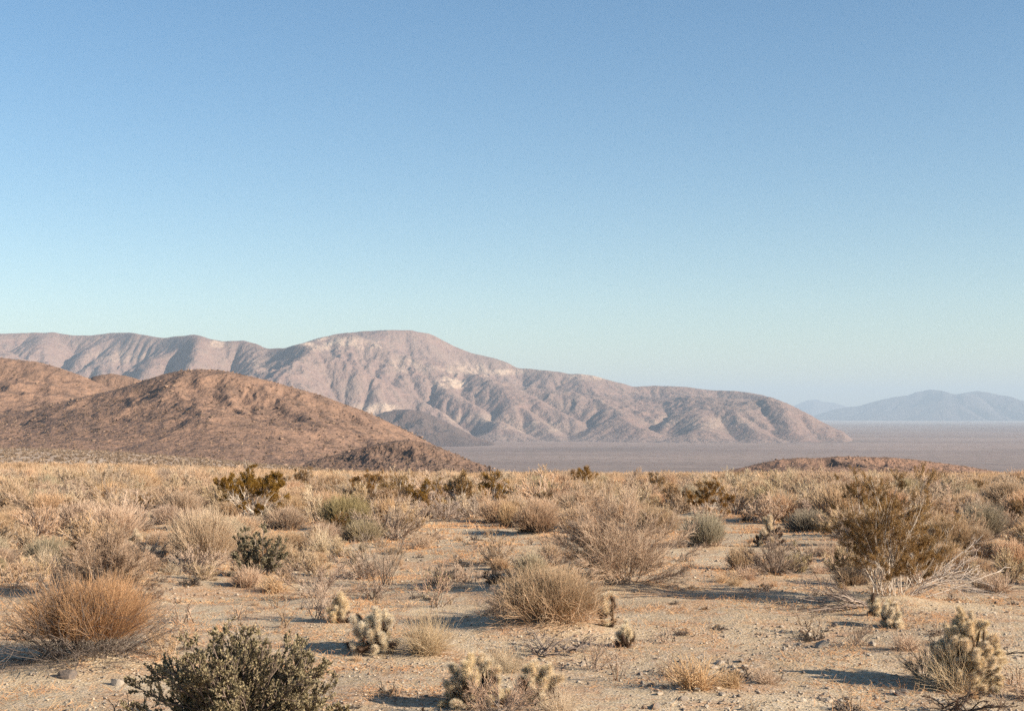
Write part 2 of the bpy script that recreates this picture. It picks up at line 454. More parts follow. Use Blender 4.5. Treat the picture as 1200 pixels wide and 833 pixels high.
def build_range(name, sky, dist, front, back, seed, feat, amp, mat, nx=500, ny=180, base_py=None, sink=12., pw=1.15,
                obl=.0, cream=None, label=None, rough=.0, water=None):
    """a heightfield range whose crest stands at `dist` and follows the outline of points sky (photo px of the skyline)"""
    sky = np.array(sky, float)
    x0 = (sky[0, 0] - CX) / F * dist; x1 = (sky[-1, 0] - CX) / F * dist
    X, V = np.meshgrid(np.linspace(x0, x1, nx), np.linspace(-1, 1, ny))
    wob = .12 * fbm(X / (feat * 2.2), V * 0, seed + 90, 3)
    Y = dist + np.where(V < 0, V * front, V * back) + wob * front * (1 - np.abs(V)) + obl * X
    def want(px): return np.interp(px, sky[:, 0], sky[:, 1]) + (.9 * fbm(np.asarray(px) / 11., np.asarray(px) * 0 + seed, seed, 3) if water else 0)
    PX = CX + F * X / Y
    g = gz(X, Y, False) - sink
    crest = CAM_Z + (HY - want(PX)) / F * dist
    A = np.abs(V + wob * .6).clip(0, 1)
    f = (1 - A) ** pw
    f = np.where(A < .12, 1 - (A / .12) ** 2 * (1 - (1 - .12) ** pw), f)
    wx = X + feat * .28 * fbm(X / feat, Y / feat, seed + 5, 4); wy = Y + feat * .28 * fbm(X / feat + 40, Y / feat, seed + 6, 3)
    R = ridged(wx / feat + .35 * wy / feat, wy / feat * .68, seed, 6, .5) - .45
    env = np.clip(f * (1 - f) * 4, 0, 1) ** .7
    H = np.maximum(crest - g, 1.)
    R2 = ridged(wx / (feat * .3) + 9 + .3 * wy / (feat * .3), wy / (feat * .42), seed + 3, 5, .55)
    near_crest = 1 - .75 * sstep(.82, 1., f)
    cut = (amp * (1 - np.clip((R + .45) * 1.25, 0, 1)) + amp * .36 * (1 - R2)) * near_crest
    Z = g + H * f * (1 - np.clip(cut, 0, .9))
    if rough: Z = Z + rough * fbm(X / (feat * .09), Y / (feat * .09), seed + 71, 4, .6) * np.clip(f * 5, 0, 1) * near_crest
    if water:
        (n1x, n1y, i1), (n2x, n2y, i2), KU = water
        wx_, dp = x1 - x0, front + back
        def upl(nx_, ny_):
            Vv_ = np.linspace(-1, 1, ny_)[:, None]; xx = np.linspace(x0, x1, nx_)[None]
            h = np.interp(np.linspace(sky[0, 0], sky[-1, 0], nx_), sky[:, 0], HY - sky[:, 1]) / F * dist - (float(np.median(g)) - CAM_Z)
            h = np.clip(h / h.max(), 0, 1)
            n_ = fbm(xx / (feat * 1.3) + Vv_, Vv_ * front / (feat * 1.3), seed + 8, 3)
            return h * np.clip(1 - np.abs(Vv_ + .25 * fbm(xx / (feat * 1.6), Vv_ * 0 + .5, seed + 9, 2)), 0, 1) ** .55 * (1 + .5 * n_)
        E = np.abs(fbm(*np.meshgrid(np.linspace(0, 9, n1x), np.linspace(0, 5, n1y)), seed + 2, 5)) * 8 + upl(n1x, n1y) * 60
        E[0] = 0; E[-1] = 0
        E = erode(E, upl(n1x, n1y), wx_ / n1x, dp / n1y, i1, .09, KU, seed=seed)
        E = resize(E, n2y, n2x) + 2. * np.abs(fbm(*np.meshgrid(np.linspace(0, 60, n2x), np.linspace(0, 30, n2y)), seed + 4, 3))
        E[0] = 0; E[-1] = 0
        E = erode(E, upl(n2x, n2y), wx_ / n2x, dp / n2y, i2, .13, KU, seed=seed + 1, diff=.035)
        B_ = E
        for _ in range(30): B_ = (np.pad(B_, 1, mode='edge')[:-2, 1:-1] + np.pad(B_, 1, mode='edge')[2:, 1:-1] + np.pad(B_, 1, mode='edge')[1:-1, :-2] + np.pad(B_, 1, mode='edge')[1:-1, 2:] + 2 * B_) / 6
        E = resize(.46 * E + .54 * B_, ny, nx); top_ = sstep(.95, .6, E / np.maximum(E.max(0, keepdims=True), 1))
        E = E * (1 + .085 * top_ * (-.5 + ridged(wx / (feat * .16), wy / (feat * .20), seed + 12, 5, .6)))
        E = E + np.minimum(E * .03, 4.) * top_ * (fbm(X / (feat * .05), Y / (feat * .05), seed + 77, 4, .6))
        Z = g + E
        for _ in range(6):     # stretch every slice of the range so that its highest point meets the outline
            ang = HY - (Z - CAM_Z) / Y * F; bins = np.arange(sky[0, 0], sky[-1, 0] + 3, 3.); which = np.clip(((PX - bins[0]) / 3.).astype(int), 0, len(bins) - 1)
            ty = np.full(len(bins), 1e9); np.minimum.at(ty, which.ravel(), ang.ravel())
            ok = ty < 1e8; ty = np.interp(bins, bins[ok], ty[ok]); base = HY + (CAM_Z - float(np.median(g))) / dist * F
            ra = np.clip((base - want(bins)) / np.maximum(base - ty, 1.), .4, 2.5)
            kr = np.hanning(25); kr /= kr.sum(); ra = np.convolve(np.pad(ra, 12, mode='edge'), kr, 'valid')
            Z = g + (Z - g) * np.interp(PX, bins, ra)
        f = np.clip((Z - g) / np.maximum(H, 1), 0, 1)
    # settle the crest on the outline seen from the plain
    for _ in range(5):
        ang = HY - (Z - CAM_Z) / Y * F
        bins = np.arange(sky[0, 0], sky[-1, 0] + 1.5, 1.5); which = np.clip(((PX - bins[0]) / 1.5).astype(int), 0, len(bins) - 1)
        top = np.full(len(bins), 1e9); np.minimum.at(top, which.ravel(), ang.ravel())
        ok = top < 1e8; topx = np.interp(bins, bins[ok], top[ok])
        d = topx - want(bins)
        ker = np.hanning(15); ker /= ker.sum(); d = np.convolve(np.pad(d, 7, mode='edge'), ker, 'valid')
        Z = Z + np.interp(PX, bins, d) / F * Y * (np.clip(f * 1.6, 0, 1) if not water else np.exp(-np.clip(ang - np.interp(PX, bins, topx), 0, 999) / 14.))
    Vv = np.stack([X, Y, Z], -1).reshape(-1, 3)
    i = (np.arange(ny - 1)[:, None] * nx + np.arange(nx - 1)[None]).ravel()
    Q = np.stack([i, i + 1, i + nx + 1, i + nx], 1)
    t = np.zeros(X.shape)
    if cream:
        py = HY - (Z - CAM_Z) / Y * F
        n = fbm(X / (feat * .5), Y / (feat * .5), seed + 40, 4)
        for (cx, cy, rx, ry, a) in cream:
            t = np.maximum(t, a * sstep(1.25, .5, np.hypot((PX - cx) / rx, (py - cy) / ry) + n * .7))
    me = mesh_from(name, Vv, Q, tint=t.ravel(), smooth=True)
    fa = me.attributes.new('foot', 'FLOAT', 'POINT'); fa.data.foreach_set('value', (1 - sstep(.02, .16, f)).astype(np.float32).ravel())
    o = part(name, me, mat); tag(o, label, kind='structure')
    return o, (X, Y, Z, f)

def build_relief():
    mm = hill_mat('mountain_rock', (.225, .142, .116), (.18, .118, .102), (.125, .086, .077), (.44, .32, .235), .0016, .22, .7, .25, (.225, .16, .135))
    fm = hill_mat('far_rock', (.14, .11, .105), (.11, .09, .09), (.07, .058, .06), (.33, .27, .23), .0008, .2, .9, .4)
    hm = hill_mat('hill_soil', (.272, .163, .11), (.20, .122, .086), (.085, .058, .048), (.29, .195, .135), .011, .12, .6, .5)
    dm = hill_mat('dark_hill_rock', (.13, .084, .07), (.10, .07, .061), (.075, .052, .046), (.18, .13, .105), .006, .1, .9)
    far_sky = [(890, 493), (915, 484), (932, 474), (945, 469), (956, 468), (966, 471), (978, 472), (990, 476), (1010, 486), (1040, 493)]
    build_range('distant_peak', far_sky, 52000, 4500, 3500, 21, 3000, .55, fm, 220, 60, sink=60, label='pale blue peak just past the end of the long mountain range')
    r_sky = [(930, 493), (950, 488), (975, 480), (990, 477), (1003, 476), (1018, 472), (1032, 468), (1048, 465), (1062, 463), (1075, 459), (1090, 456), (1104, 458), (1118, 462),
             (1130, 460), (1145, 458), (1158, 460), (1172, 463), (1185, 465), (1200, 470), (1240, 468), (1290, 474), (1350, 482), (1420, 492)]
    build_range('far_mountain', r_sky, 38500, 5500, 3500, 22, 2600, .6, fm, 520, 160, sink=50, water=((150, 70, 90), (300, 140, 20), 4.5), label='hazy blue mountain beyond the flat valley')
    m_sky = [(-420, 440), (-330, 420), (-240, 402), (-150, 396), (-80, 392), (0, 391), (30, 390), (62, 389.5), (85, 393), (105, 393), (130, 390), (152, 389.5), (170, 393), (190, 396), (215, 393), (228, 392),
             (245, 397), (262, 400), (285, 399), (300, 403), (312, 408.5), (330, 408), (350, 403), (372, 396), (395, 391), (425, 388), (455, 386.5), (480, 387), (503, 391), (515, 397),
             (530, 405), (550, 413), (575, 419), (590, 423), (605, 431), (640, 434), (668, 438), (690, 439), (712, 445), (742, 453), (770, 452), (800, 453), (830, 457), (860, 458),
             (885, 461), (905, 466), (925, 474), (945, 484), (962, 494), (980, 503), (998, 509), (1040, 516)]
    cream = [(385, 402, 42, 9, .9), (425, 404, 30, 6, .6), (548, 432, 34, 8, .8), (530, 449, 18, 7, 1.), (590, 436, 40, 5, .7), (300, 425, 8, 5, .6), (255, 403, 10, 5, .7), (690, 442, 25, 4, .6),
             (440, 478, 24, 6, .8), (560, 490, 60, 6, .35), (140, 418, 40, 8, .35), (475, 428, 25, 8, .4), (820, 495, 70, 8, .35), (620, 500, 60, 7, .4)]
    build_range('mountain_range', m_sky, 11000, 3300, 2000, 5, 1050, .40, mm, 1200, 460, sink=14, cream=cream, pw=1.3, rough=0., water=((230, 130, 95), (500, 280, 36), 6.), label='long mauve mountain range with pale granite patches behind the brown hills')
    # low ridges in front of the range
    p_sky = [(300, 470), (330, 444), (355, 432), (385, 430), (410, 438), (440, 452), (470, 470), (500, 486), (520, 500)]
    d_sky = [(400, 515), (425, 496), (445, 484), (462, 480), (480, 479.5), (495, 482), (512, 489), (530, 498), (548, 507), (562, 514), (590, 521), (620, 526)]
    build_range('dark_hill', d_sky, 7600, 800, 600, 31, 330, .5, dm, 300, 110, sink=8, label='low dark hill between the brown hill and the mountain range')
    mid = [(60, 470), (90, 448), (112, 440), (130, 437.5), (150, 441), (170, 447), (200, 452), (240, 462), (290, 480)]
    build_range('hill_shoulder', mid, 1750, 200, 160, 41, 90, .3, hm, 260, 100, sink=5, rough=1.2, label='small brown hilltop peeking between the two larger brown hills')
    left = [(-420, 470), (-330, 452), (-220, 430), (-120, 420), (-50, 417), (0, 419), (22, 422), (42, 424), (58, 428), (75, 433), (92, 439), (115, 449), (140, 458), (180, 472), (230, 490), (280, 505)]
    o2, h2 = build_range('left_hill', left, 1380, 480, 250, 51, 120, .24, hm, 460, 200, sink=6, rough=1.6, label='brown stony hill rising past the edge of the plain, left of the cone shaped hill')
    main = [(-260, 512), (-160, 505), (-60, 494), (30, 482), (70, 472), (105, 463), (140, 455), (168, 446), (190, 438.5), (210, 434.5), (230, 432.5), (250, 433.5), (272, 436.5), (300, 442.5), (325, 449),
            (350, 456), (380, 464.5), (402, 473), (425, 481), (450, 492), (475, 504), (500, 517), (522, 529), (545, 541), (575, 553), (610, 562)]
    o1, h1 = build_range('brown_hill', main, 1010, 330, 200, 61, 100, .24, hm, 640, 260, sink=4, rough=1.1, pw=1.0, label='rounded red brown hill with stony slopes in front of the long range')
    um = hill_mat('rise_soil', (.31, .18, .12), (.235, .14, .098), (.12, .08, .062), (.38, .26, .18), .05, .12, .8)
    hump = [(820, 556), (850, 551), (870, 547), (890, 542), (912, 538), (935, 536), (955, 536.5), (980, 534.5), (1005, 535), (1040, 535.5), (1070, 538), (1100, 542), (1130, 546), (1160, 551), (1190, 556), (1230, 560)]
    o3, h3 = build_range('low_hump', hump, 420, 42, 50, 71, 22, .35, um, 420, 120, sink=1.2, rough=.35, pw=1.0, label='long low reddish rise at the far edge of the brush')
    spur = [(360, 540), (390, 533), (415, 526), (440, 520), (462, 516), (480, 515), (500, 519), (525, 528), (550, 539), (575, 548)]
    o4, h4 = build_range('rocky_spur', spur, 640, 60, 60, 81, 26, .32, dmix, 260, 90, sink=1.5, rough=1.0, pw=1.0, label='dark rocky foot of the red brown hill')
    return [h2, h1, h3, h4]

# ------------------------------------------------------------------ plants: each builder returns {part name: (MB, material)}
def pix(d): return d / 1424.

def b_spray(W, H, d, rng, cov=1., mats=('grey_twig', 'tan_twig'), n0=26, zmin=.12, wig=.10, thin=1.):
    """open twiggy shrub: stems fan out of one crown and fork twice"""
    r = max(.0016, pix(d) * .16) * thin
    st, tw = MB(), MB()
    D, L = vase(n0, W, H * .95, rng, .45 - zmin)
    P0 = np.stack([rng.normal(0, .05 * W, n0), rng.normal(0, .05 * W, n0), np.zeros(n0) - .03], 1)
    P = lines(P0, D + np.array([0, 0, .12]), L, 6, rng, wig, -.02)
    tubes(st, P, taper(P, r * 3.2, r * .9), rng)
    area = W * H; tot = cov * area / (.28 * W * 2 * r) * 5.
    m1 = 7; n2 = max(2, int(tot / (n0 * m1)))
    A = sprout(P, m1, .2, .98, rng, .55, .42, 4, rng.uniform(.1, .2), .02)
    tubes(st, A, taper(A, r * 1.5, r * .8), rng)
    B = sprout(A, n2, .15, 1., rng, .7, .55, 3, .2, .03)
    tubes(tw, B, taper(B, r, r * .6), rng)
    B2 = sprout(P, n2, .35, 1., rng, .5, .3, 3, .2, .03)
    tubes(tw, B2, taper(B2, r, r * .6), rng)
    return {'stems': (st, mats[0]), 'twigs': (tw, mats[1])}

def b_dome(W, H, d, rng, cov=1., mats=('grey_twig', 'straw'), base=.42, zmin=.06, lean=(0, 0), messy=1., skirt=.03):
    """dense dome of fine stalks over a darker woody base"""
    r = max(.0014, pix(d) * .16)
    st, tw = MB(), MB()
    n0 = 60 if skirt < .1 else 150
    a = rng.random(n0) * 6.28; q = np.sqrt(rng.random(n0)) * W * .22
    P0 = np.stack([q * np.cos(a), q * np.sin(a), np.zeros(n0) - .03], 1)
    D = unit(np.stack([np.cos(a), np.sin(a), np.zeros(n0)], 1) * (q / (W * .22))[:, None] * .9 + np.array([0, 0, .55]) + rng.normal(0, .35, (n0, 3)))
    D[:, 2] = np.abs(D[:, 2]) + .02
    P = lines(P0, D, np.full(n0, base * min(W, 2 * H) * .6), 4, rng, .3, .05)
    tubes(st, P, taper(P, r * 2.4, r * 1.2), rng)
    A = sprout(P, 7, .1, 1, rng, 1.0, .7, 4, .35, 0.)
    A[..., 2] = np.maximum(A[..., 2], .01)
    tubes(st, A, taper(A, r * 1.2, r * .7), rng)
    n = int(cov * W * H / (.45 * H * 2 * r) * 4.2)
    D = dome_dirs(n, rng, zmin - .12, 1., .8)
    c0 = np.array([0, 0, .26 * H])
    L = hull_len(D, W, H * .60, rng, .66, 1.12)
    E = c0 + D * L[:, None] + np.array([lean[0] * W, lean[1] * W, 0]) * np.clip(D[:, 2:], 0, 1)
    q = rng.uniform(.28, .62, n)[:, None]
    p0 = E * np.concatenate([q, q, q * .55], 1) + rng.normal(0, .035 * W, (n, 3)); p0[:, 2] = np.clip(p0[:, 2], skirt * H, .5 * H)
    D = E - p0; L = np.linalg.norm(D, axis=1); s = np.zeros(n)
    B = lines(p0, D, L, 4, rng, .10 * messy, .04)
    tubes(tw, B, taper(B, r, r * .55), rng)
    n2 = n // 2
    Bs = sprout(B[:n2], 1, .2, .7, rng, .5, .6, 3, .15, .05)
    tubes(tw, Bs, taper(Bs, r * .8, r * .5), rng)
    nb = 26
    Dk = dome_dirs(nb, rng, .1, .9); Pk = lines(rng.normal(0, .1 * W, (nb, 3)) * np.array([1, 1, .2]) + np.array([0, 0, .03]), Dk, hull_len(Dk, W, H, rng, .5, 1.0), 5, rng, .25, -.02)
    Pk[..., 2] = np.maximum(Pk[..., 2], .01); tubes(st, Pk, taper(Pk, r * 2.0, r * .8), rng)
    return {'stems': (st, mats[0]), 'stalks': (tw, mats[1])}

def b_creosote(W, H, d, rng, cov=1., n0=16, mats=('pale_bark', 'creosote_leaf'), low=.35, leafs=1.):
    """vase of grey stems with loose tufts of small olive leaves on the upper half"""
    r = max(.002, pix(d) * .17); st, fo = MB(), MB()
    D, L = vase(n0, W * .92, H, rng, .12)
    P0 = np.stack([rng.normal(0, .07 * W, n0), rng.normal(0, .07 * W, n0), np.zeros(n0) - .04], 1)
    P = lines(P0, D, L * .95, 7, rng, .13, .02)
    tubes(st, P, taper(P, r * 3., r), rng)
    A = sprout(P, 8, low, .98, rng, .55, .33, 4, .18, .06)
    tubes(st, A, taper(A, r * 1.2, r * .6), rng)
    B = sprout(A, 4, .3, 1., rng, .6, .6, 3, .2, .08)
    tubes(st, B, taper(B, r * .7, r * .5), rng)
    ls = max(.014, pix(d) * 1.0)
    nl = int(leafs * cov * W * H * 4.4 / (ls * ls * .45)); 
    e = B.reshape(-1, 3, 3); pick = rng.integers(0, len(e), nl)
    keep = fbm(e[:, 1, 0] / (.3 * W) + 3, e[:, 1, 2] / (.3 * W) + e[:, 1, 1] / W, int(rng.integers(1000)), 2) > -.38
    pick = pick[keep[pick]]; nl = len(pick)
    t = rng.uniform(.1, 1.1, (nl, 1)); p = e[pick, 0] + (e[pick, 2] - e[pick, 0]) * t + rng.normal(0, ls * .7, (nl, 3))
    leaves(fo, p, unit(e[pick, 2] - e[pick, 0]) + rng.normal(0, .5, (nl, 3)) + np.array([0, 0, .4]), rng.uniform(.7, 1.3, nl) * ls, rng.uniform(.4, .65, nl) * ls, rng)
    return {'stems': (st, mats[0]), 'foliage': (fo, mats[1])}

def b_leafy(W, H, d, rng, cov=1., mats=('bark', 'jojoba_leaf'), ls=.023, n0=110):
    """dense rounded shrub of thick upright leaves"""
    r = .004; st, fo = MB(), MB()
    D, L = vase(n0, W * .9, H * .86, rng, .3)
    P0 = np.stack([rng.normal(0, .06 * W, n0), rng.normal(0, .06 * W, n0), np.zeros(n0) - .04], 1)
    P = lines(P0, D, L, 6, rng, .12, .02); tubes(st, P, taper(P, r * 2.5, r), rng)
    A = sprout(P, 12, .18, 1., rng, .65, .28, 4, .15, .10); tubes(st, A, taper(A, r, r * .6), rng)
    B = sprout(A, 4, .2, 1., rng, .6, .6, 4, .14, .14); tubes(st, B, taper(B, r * .7, r * .4), rng)
    ls = max(ls, pix(d) * 1.3)
    nl = int(cov * W * H * 18. / (ls * ls * .5))
    pick = rng.integers(0, len(B), nl); t = rng.uniform(.0, 1.0, nl) * 2.999; i = t.astype(int); fr = (t - i)[:, None]
    a = B[pick, i]; b = B[pick, i + 1]
    p = a + (b - a) * fr
    leaves(fo, p, unit(b - a) * .6 + rng.normal(0, .45, (nl, 3)) + np.array([0, 0, .35]), rng.uniform(.7, 1.25, nl) * ls, rng.uniform(.42, .62, nl) * ls, rng, .2)
    return {'stems': (st, mats[0]), 'foliage': (fo, mats[1])}

def b_dead(W, H, d, rng, cov=1., mats=('dead', 'dead'), n0=22, zmin=.05):
    """crooked dark dead twigs"""
    r = max(.0018, pix(d) * .17); st, tw = MB(), MB()
    D = dome_dirs(n0, rng, zmin, .95, 1.1); L = hull_len(D, W, H, rng, .6, 1.05)
    P0 = np.stack([rng.normal(0, .09 * W, n0), rng.normal(0, .09 * W, n0), np.zeros(n0) - .02], 1)
    P = lines(P0, D, L, 6, rng, .32, 0.); P[..., 2] = np.maximum(P[..., 2], -.01); tubes(st, P, taper(P, r * 3, r), rng)
    n = int(max(2, cov * W * H / (.2 * W * 2 * r) * 3.0 / (n0 * 6)))
    A = sprout(P, 6, .15, 1, rng, .9, .45, 4, .35); A[..., 2] = np.maximum(A[..., 2], .0); tubes(st, A, taper(A, r * 1.3, r * .7), rng)
    B = sprout(A, n, .1, 1, rng, 1., .6, 3, .35); B[..., 2] = np.maximum(B[..., 2], .0); tubes(tw, B, taper(B, r * .9, r * .6), rng)
    return {'stems': (st, mats[0]), 'twigs': (tw, mats[1])}

def b_sparse(W, H, d, rng, mats=('bark', 'grey_twig'), n0=9, leafy=None, cov=1.):
    """a few thin upright stems with wiry side twigs"""
    r = max(.0018, pix(d) * .17); st, tw = MB(), MB()
    D, L = vase(n0, W * .95, H, rng, .12)
    P0 = np.stack([rng.normal(0, .07 * W, n0), rng.normal(0, .07 * W, n0), np.zeros(n0) - .03], 1)
    P = lines(P0, D, L, 6, rng, .15, .03); tubes(st, P, taper(P, r * 2.2, r * .8), rng)
    A = sprout(P, 7, .25, 1, rng, .6, .4, 4, .2, .05); tubes(tw, A, taper(A, r * 1.0, r * .6), rng)
    B = sprout(A, int(3 * cov), .2, 1, rng, .7, .5, 3, .2, .03); tubes(tw, B, taper(B, r * .8, r * .5), rng)
    out = {'stems': (st, mats[0]), 'twigs': (tw, mats[1])}
    if leafy:
        fo = MB(); ls = max(.02, pix(d) * 1.2); n = int(180 * cov); pk = rng.integers(0, len(B), n)
        leaves(fo, B[pk, 2], unit(rng.normal(0, 1, (n, 3)) + np.array([0, 0, .6])), np.full(n, ls), np.full(n, ls * .5), rng)
        out['foliage'] = (fo, leafy)
    return out

def b_tuft(W, H, d, rng, cov=1., mats=('straw_pale',), messy=1.):
    """bunch of dry grass"""
    r = max(.0012, pix(d) * .15); tw = MB()
    n = int(cov * W * H / (.6 * H * 2 * r) * 3.4)
    D = dome_dirs(n, rng, .15, 1., .65); L = hull_len(D, W, H, rng, .55, 1.12)
    q = np.sqrt(rng.random(n)) * W * .2; a = rng.random(n) * 6.28
    P0 = np.stack([q * np.cos(a), q * np.sin(a), np.zeros(n) - .01], 1)
    P = lines(P0, D + np.array([0, 0, .2]), L, 5, rng, .13 * messy, -.05); P[..., 2] = np.maximum(P[..., 2], -.005)
    tubes(tw, P, taper(P, r, r * .5), rng)
    return {'blades': (tw, mats[0])}

def b_branches(W, H, d, rng, mats=('pale_bark', 'pale_bark'), n0=9, ang=(0, .6), cov=1., k=7, zr=(.1, .5)):
    """dead branches sprawling to one side; ang is the heading and its spread"""
    r = max(.005, pix(d) * .42); st, tw = MB(), MB()
    a = ang[0] + rng.normal(0, ang[1], n0); z = rng.uniform(*zr, n0)
    D = np.stack([np.cos(a), np.sin(a), z], 1); L = rng.uniform(.55, 1.05, n0) * W
    P0 = np.stack([rng.normal(0, .06, n0), rng.normal(0, .06, n0), rng.uniform(0, .05, n0)], 1)
    P = lines(P0, D, L, k, rng, .16, -.02); P[..., 2] = np.clip(P[..., 2], .006, H)
    tubes(st, P, taper(P, r * 1.6, r * .6), rng, 5)
    A = sprout(P, 5, .2, 1, rng, .6, .4, 5, .2); A[..., 2] = np.clip(A[..., 2], .004, H * 1.2); tubes(tw, A, taper(A, r * .75, r * .35), rng)
    B = sprout(A, int(3 * cov), .2, 1, rng, .8, .5, 3, .25); B[..., 2] = np.clip(B[..., 2], .004, H * 1.2); tubes(tw, B, taper(B, r * .45, r * .25), rng)
    return {'stems': (st, mats[0]), 'twigs': (tw, mats[1])}

# ---- cholla joints
def joint_mesh(seed, ns=420, rad=.025, ln=.125, sl=.044, sr=.0009):
    rng = np.random.default_rng(seed); mb = MB()
    nu, nv = 9, 8
    u = np.arange(nu) * 2 * PI / nu; t = np.linspace(0, 1, nv)
    prof = rad * np.sin(PI * (t * .94 + .03)) ** .55
    V = np.stack([prof[:, None] * np.cos(u), prof[:, None] * np.sin(u), np.repeat((t * ln)[:, None], nu, 1)], -1)
    V = V * (1 + .08 * rng.normal(0, 1, (nv, nu, 1)) * np.array([1, 1, 0]))
    i = np.arange(nv - 1)[:, None] * nu; j = np.arange(nu)[None]; j2 = (j + 1) % nu
    mb.add(V.reshape(-1, 3), np.stack([i + j, i + j2, i + nu + j2, i + nu + j], -1).reshape(-1, 4), None, .1)
    mb.add(V[-1], None, np.array([[0, k, k + 1] for k in range(1, nu - 1)]), .1)
    tt = rng.uniform(.04, 1, ns); a = rng.random(ns) * 6.28; pr = rad * np.sin(PI * (tt * .94 + .03)) ** .55
    P = np.stack([pr * np.cos(a), pr * np.sin(a), tt * ln], 1)
    D = np.stack([np.cos(a), np.sin(a), (tt - .5) * 2.6], 1); D = unit(D + rng.normal(0, .55, (ns, 3)))
    L = rng.uniform(.55, 1.1, ns) * sl
    S = np.stack([P, P + D * L[:, None]], 1)
    sp = MB(); tubes(sp, S, np.broadcast_to(np.array([sr, sr * .45]), (ns, 2)), rng)
    return mb.mesh('joint', True), sp.mesh('spines')

JOINTS = {}
def joints(kind):
    if kind not in JOINTS:
        mats = {'pale': 'spine', 'gold': 'spine_gold'}.get(kind, 'spine_gold')
        JOINTS[kind] = []
        for s in range(3):
            a, b = joint_mesh(100 + s + len(kind) * 7, 300 if kind == 'old' else 800, sl=.03 if kind == "old" else .044)
            a.materials.append(M['old_joint'] if kind == 'old' else M['joint_skin']); b.materials.append(M['old_joint'] if kind == 'old' else M[mats])
            JOINTS[kind].append((a, b))
    return JOINTS[kind]

from mathutils import Vector, Matrix, Quaternion
def cholla(px, py, W, H, label, group=None, n=26, kind='pale', seed=0, xy=None, dark=.18, stem=.0, size=1., name='cholla_cactus'):
    """joints stacked joint on joint; every joint with its coat of spines is a part of the cactus"""
    rng = np.random.default_rng(seed)
    x, y = xy if xy else at(px, py); z = float(gz(x, y))
    r = root(name, x, y, z, rng.random() * 6.28); tag(r, label, 'cactus', group)
    d = math.hypot(x, y); sz = max(size, 1.)
    jl = .108 * size
    tips = []
    st = MB()
    nt = 3 if W > .45 else 2
    for i in range(nt):
        a = i * 6.28 / nt + rng.random(); rr = W * .16
        p0 = np.array([rr * .4 * math.cos(a), rr * .4 * math.sin(a), -.03])
        D = np.array([[math.cos(a) * .5, math.sin(a) * .5, 1.]])
        P = lines(p0[None], D, np.array([max(H * (.28 + stem), .06)]), 5, rng, .12)
        tubes(st, P, taper(P, .026 * size, .02 * size), rng, 6)
        tips.append((P[0, -1], unit(P[0, -1] - P[0, -2])))
        tips.append((P[0, 2], unit(np.array([math.cos(a), math.sin(a), .25]))))
    part('trunk', st.mesh('trunk'), M['old_joint'], r)
    made = []; k = 0; guard = 0
    while k < n and guard < n * 60:
        guard += 1
        v = unit(np.array([rng.normal(), rng.normal(), abs(rng.normal()) * .9 + .02])); q = rng.uniform(.35, 1.) ** .45
        e = v * q * np.array([W * .5, W * .5, H * .97])
        e[2] = max(e[2], .05)
        dd = unit(v * np.array([1, 1, .7]) + rng.normal(0, .3, 3) + np.array([0, 0, .45]))
        p = e - dd * jl; p[2] = max(p[2], .0); mid = p + dd * jl * .5
        if made and min(np.linalg.norm((mid - m_) * np.array([1, 1, .8])) for m_ in made) < jl * .70: continue
        made.append(mid)
        old = (e[2] < H * .6 and rng.random() < dark * 1.5) or rng.random() < dark * .3
        a, b = joints('old' if old else kind)[int(rng.integers(0, 3))]
        o = bpy.data.objects.new('joint', a); link(o, r)
        o.location = tuple(p - dd * .012); o.rotation_mode = 'QUATERNION'
        o.rotation_quaternion = Vector((0, 0, 1)).rotation_difference(Vector(tuple(dd)))
        sc_ = rng.uniform(.8, 1.2) * size; o.scale = (sc_, sc_, sc_ * rng.uniform(.85, 1.1))
        link(bpy.data.objects.new('spines', b), o)
        k += 1
    if made:
        Mm = np.array(made); t0 = np.array([t[0] for t in tips])
        near = t0[np.argmin(((Mm[:, None] - t0[None]) ** 2).sum(2), 1)]
        arms = MB(); tt = np.linspace(0, 1, 4)[None, :, None]
        tubes(arms, near[:, None] * (1 - tt) + Mm[:, None] * tt, np.full((len(Mm), 4), .012 * size), rng, 4)
        part('arms', arms.mesh('arms'), M['old_joint'], r)
    return r

def plant(name, parts, x, y, label, cat, group=None, rz=None, rng=None, sink=0.):
    z = float(gz(x, y)) - sink
    r = root(name, x, y, z, 0 if rz is None else rz); tag(r, label, cat, group)
    for pn, (mb, mt) in parts.items():
        if mb.n: part(pn, mb.mesh(pn), M[mt], r)
    return r

OCC = []   # footprints of the plants placed by hand: x, y, radius
NS = [0]; PENDING = []
def P(kind, name, cat, px, py, wpx, hpx, label, group=None, **kw):
    """one plant of the photo: base pixel, width and height in photo pixels"""
    x, y = at(px, py); d = math.hypot(x, y); W = wpx / F * d; H = hpx / F * d
    NS[0] += 1; rng = np.random.default_rng(1000 + NS[0] * 13)
    # the clump stands a little behind the front edge of its foot
    y2 = y + W * .22; x2 = x * y2 / y
    parts = kind(W, H, d, rng, **kw)
    OCC.append((x2, y2, W * .5))
    o = plant(name, parts, x2, y2, label, cat, group)
    if W > .7 and kind in (b_dome, b_spray, b_leafy, b_creosote):
        h = min(.12, .075 * W); PENDING.append((x2, y2, W * .55, h)); o.location.z += h * .7
    return o

dmix = hill_mat('spur_rock', (.235, .14, .095), (.165, .105, .078), (.08, .058, .05), (.36, .25, .17), .03, .1, 1.0)

# ================================================================== build
hill_fields = build_relief()

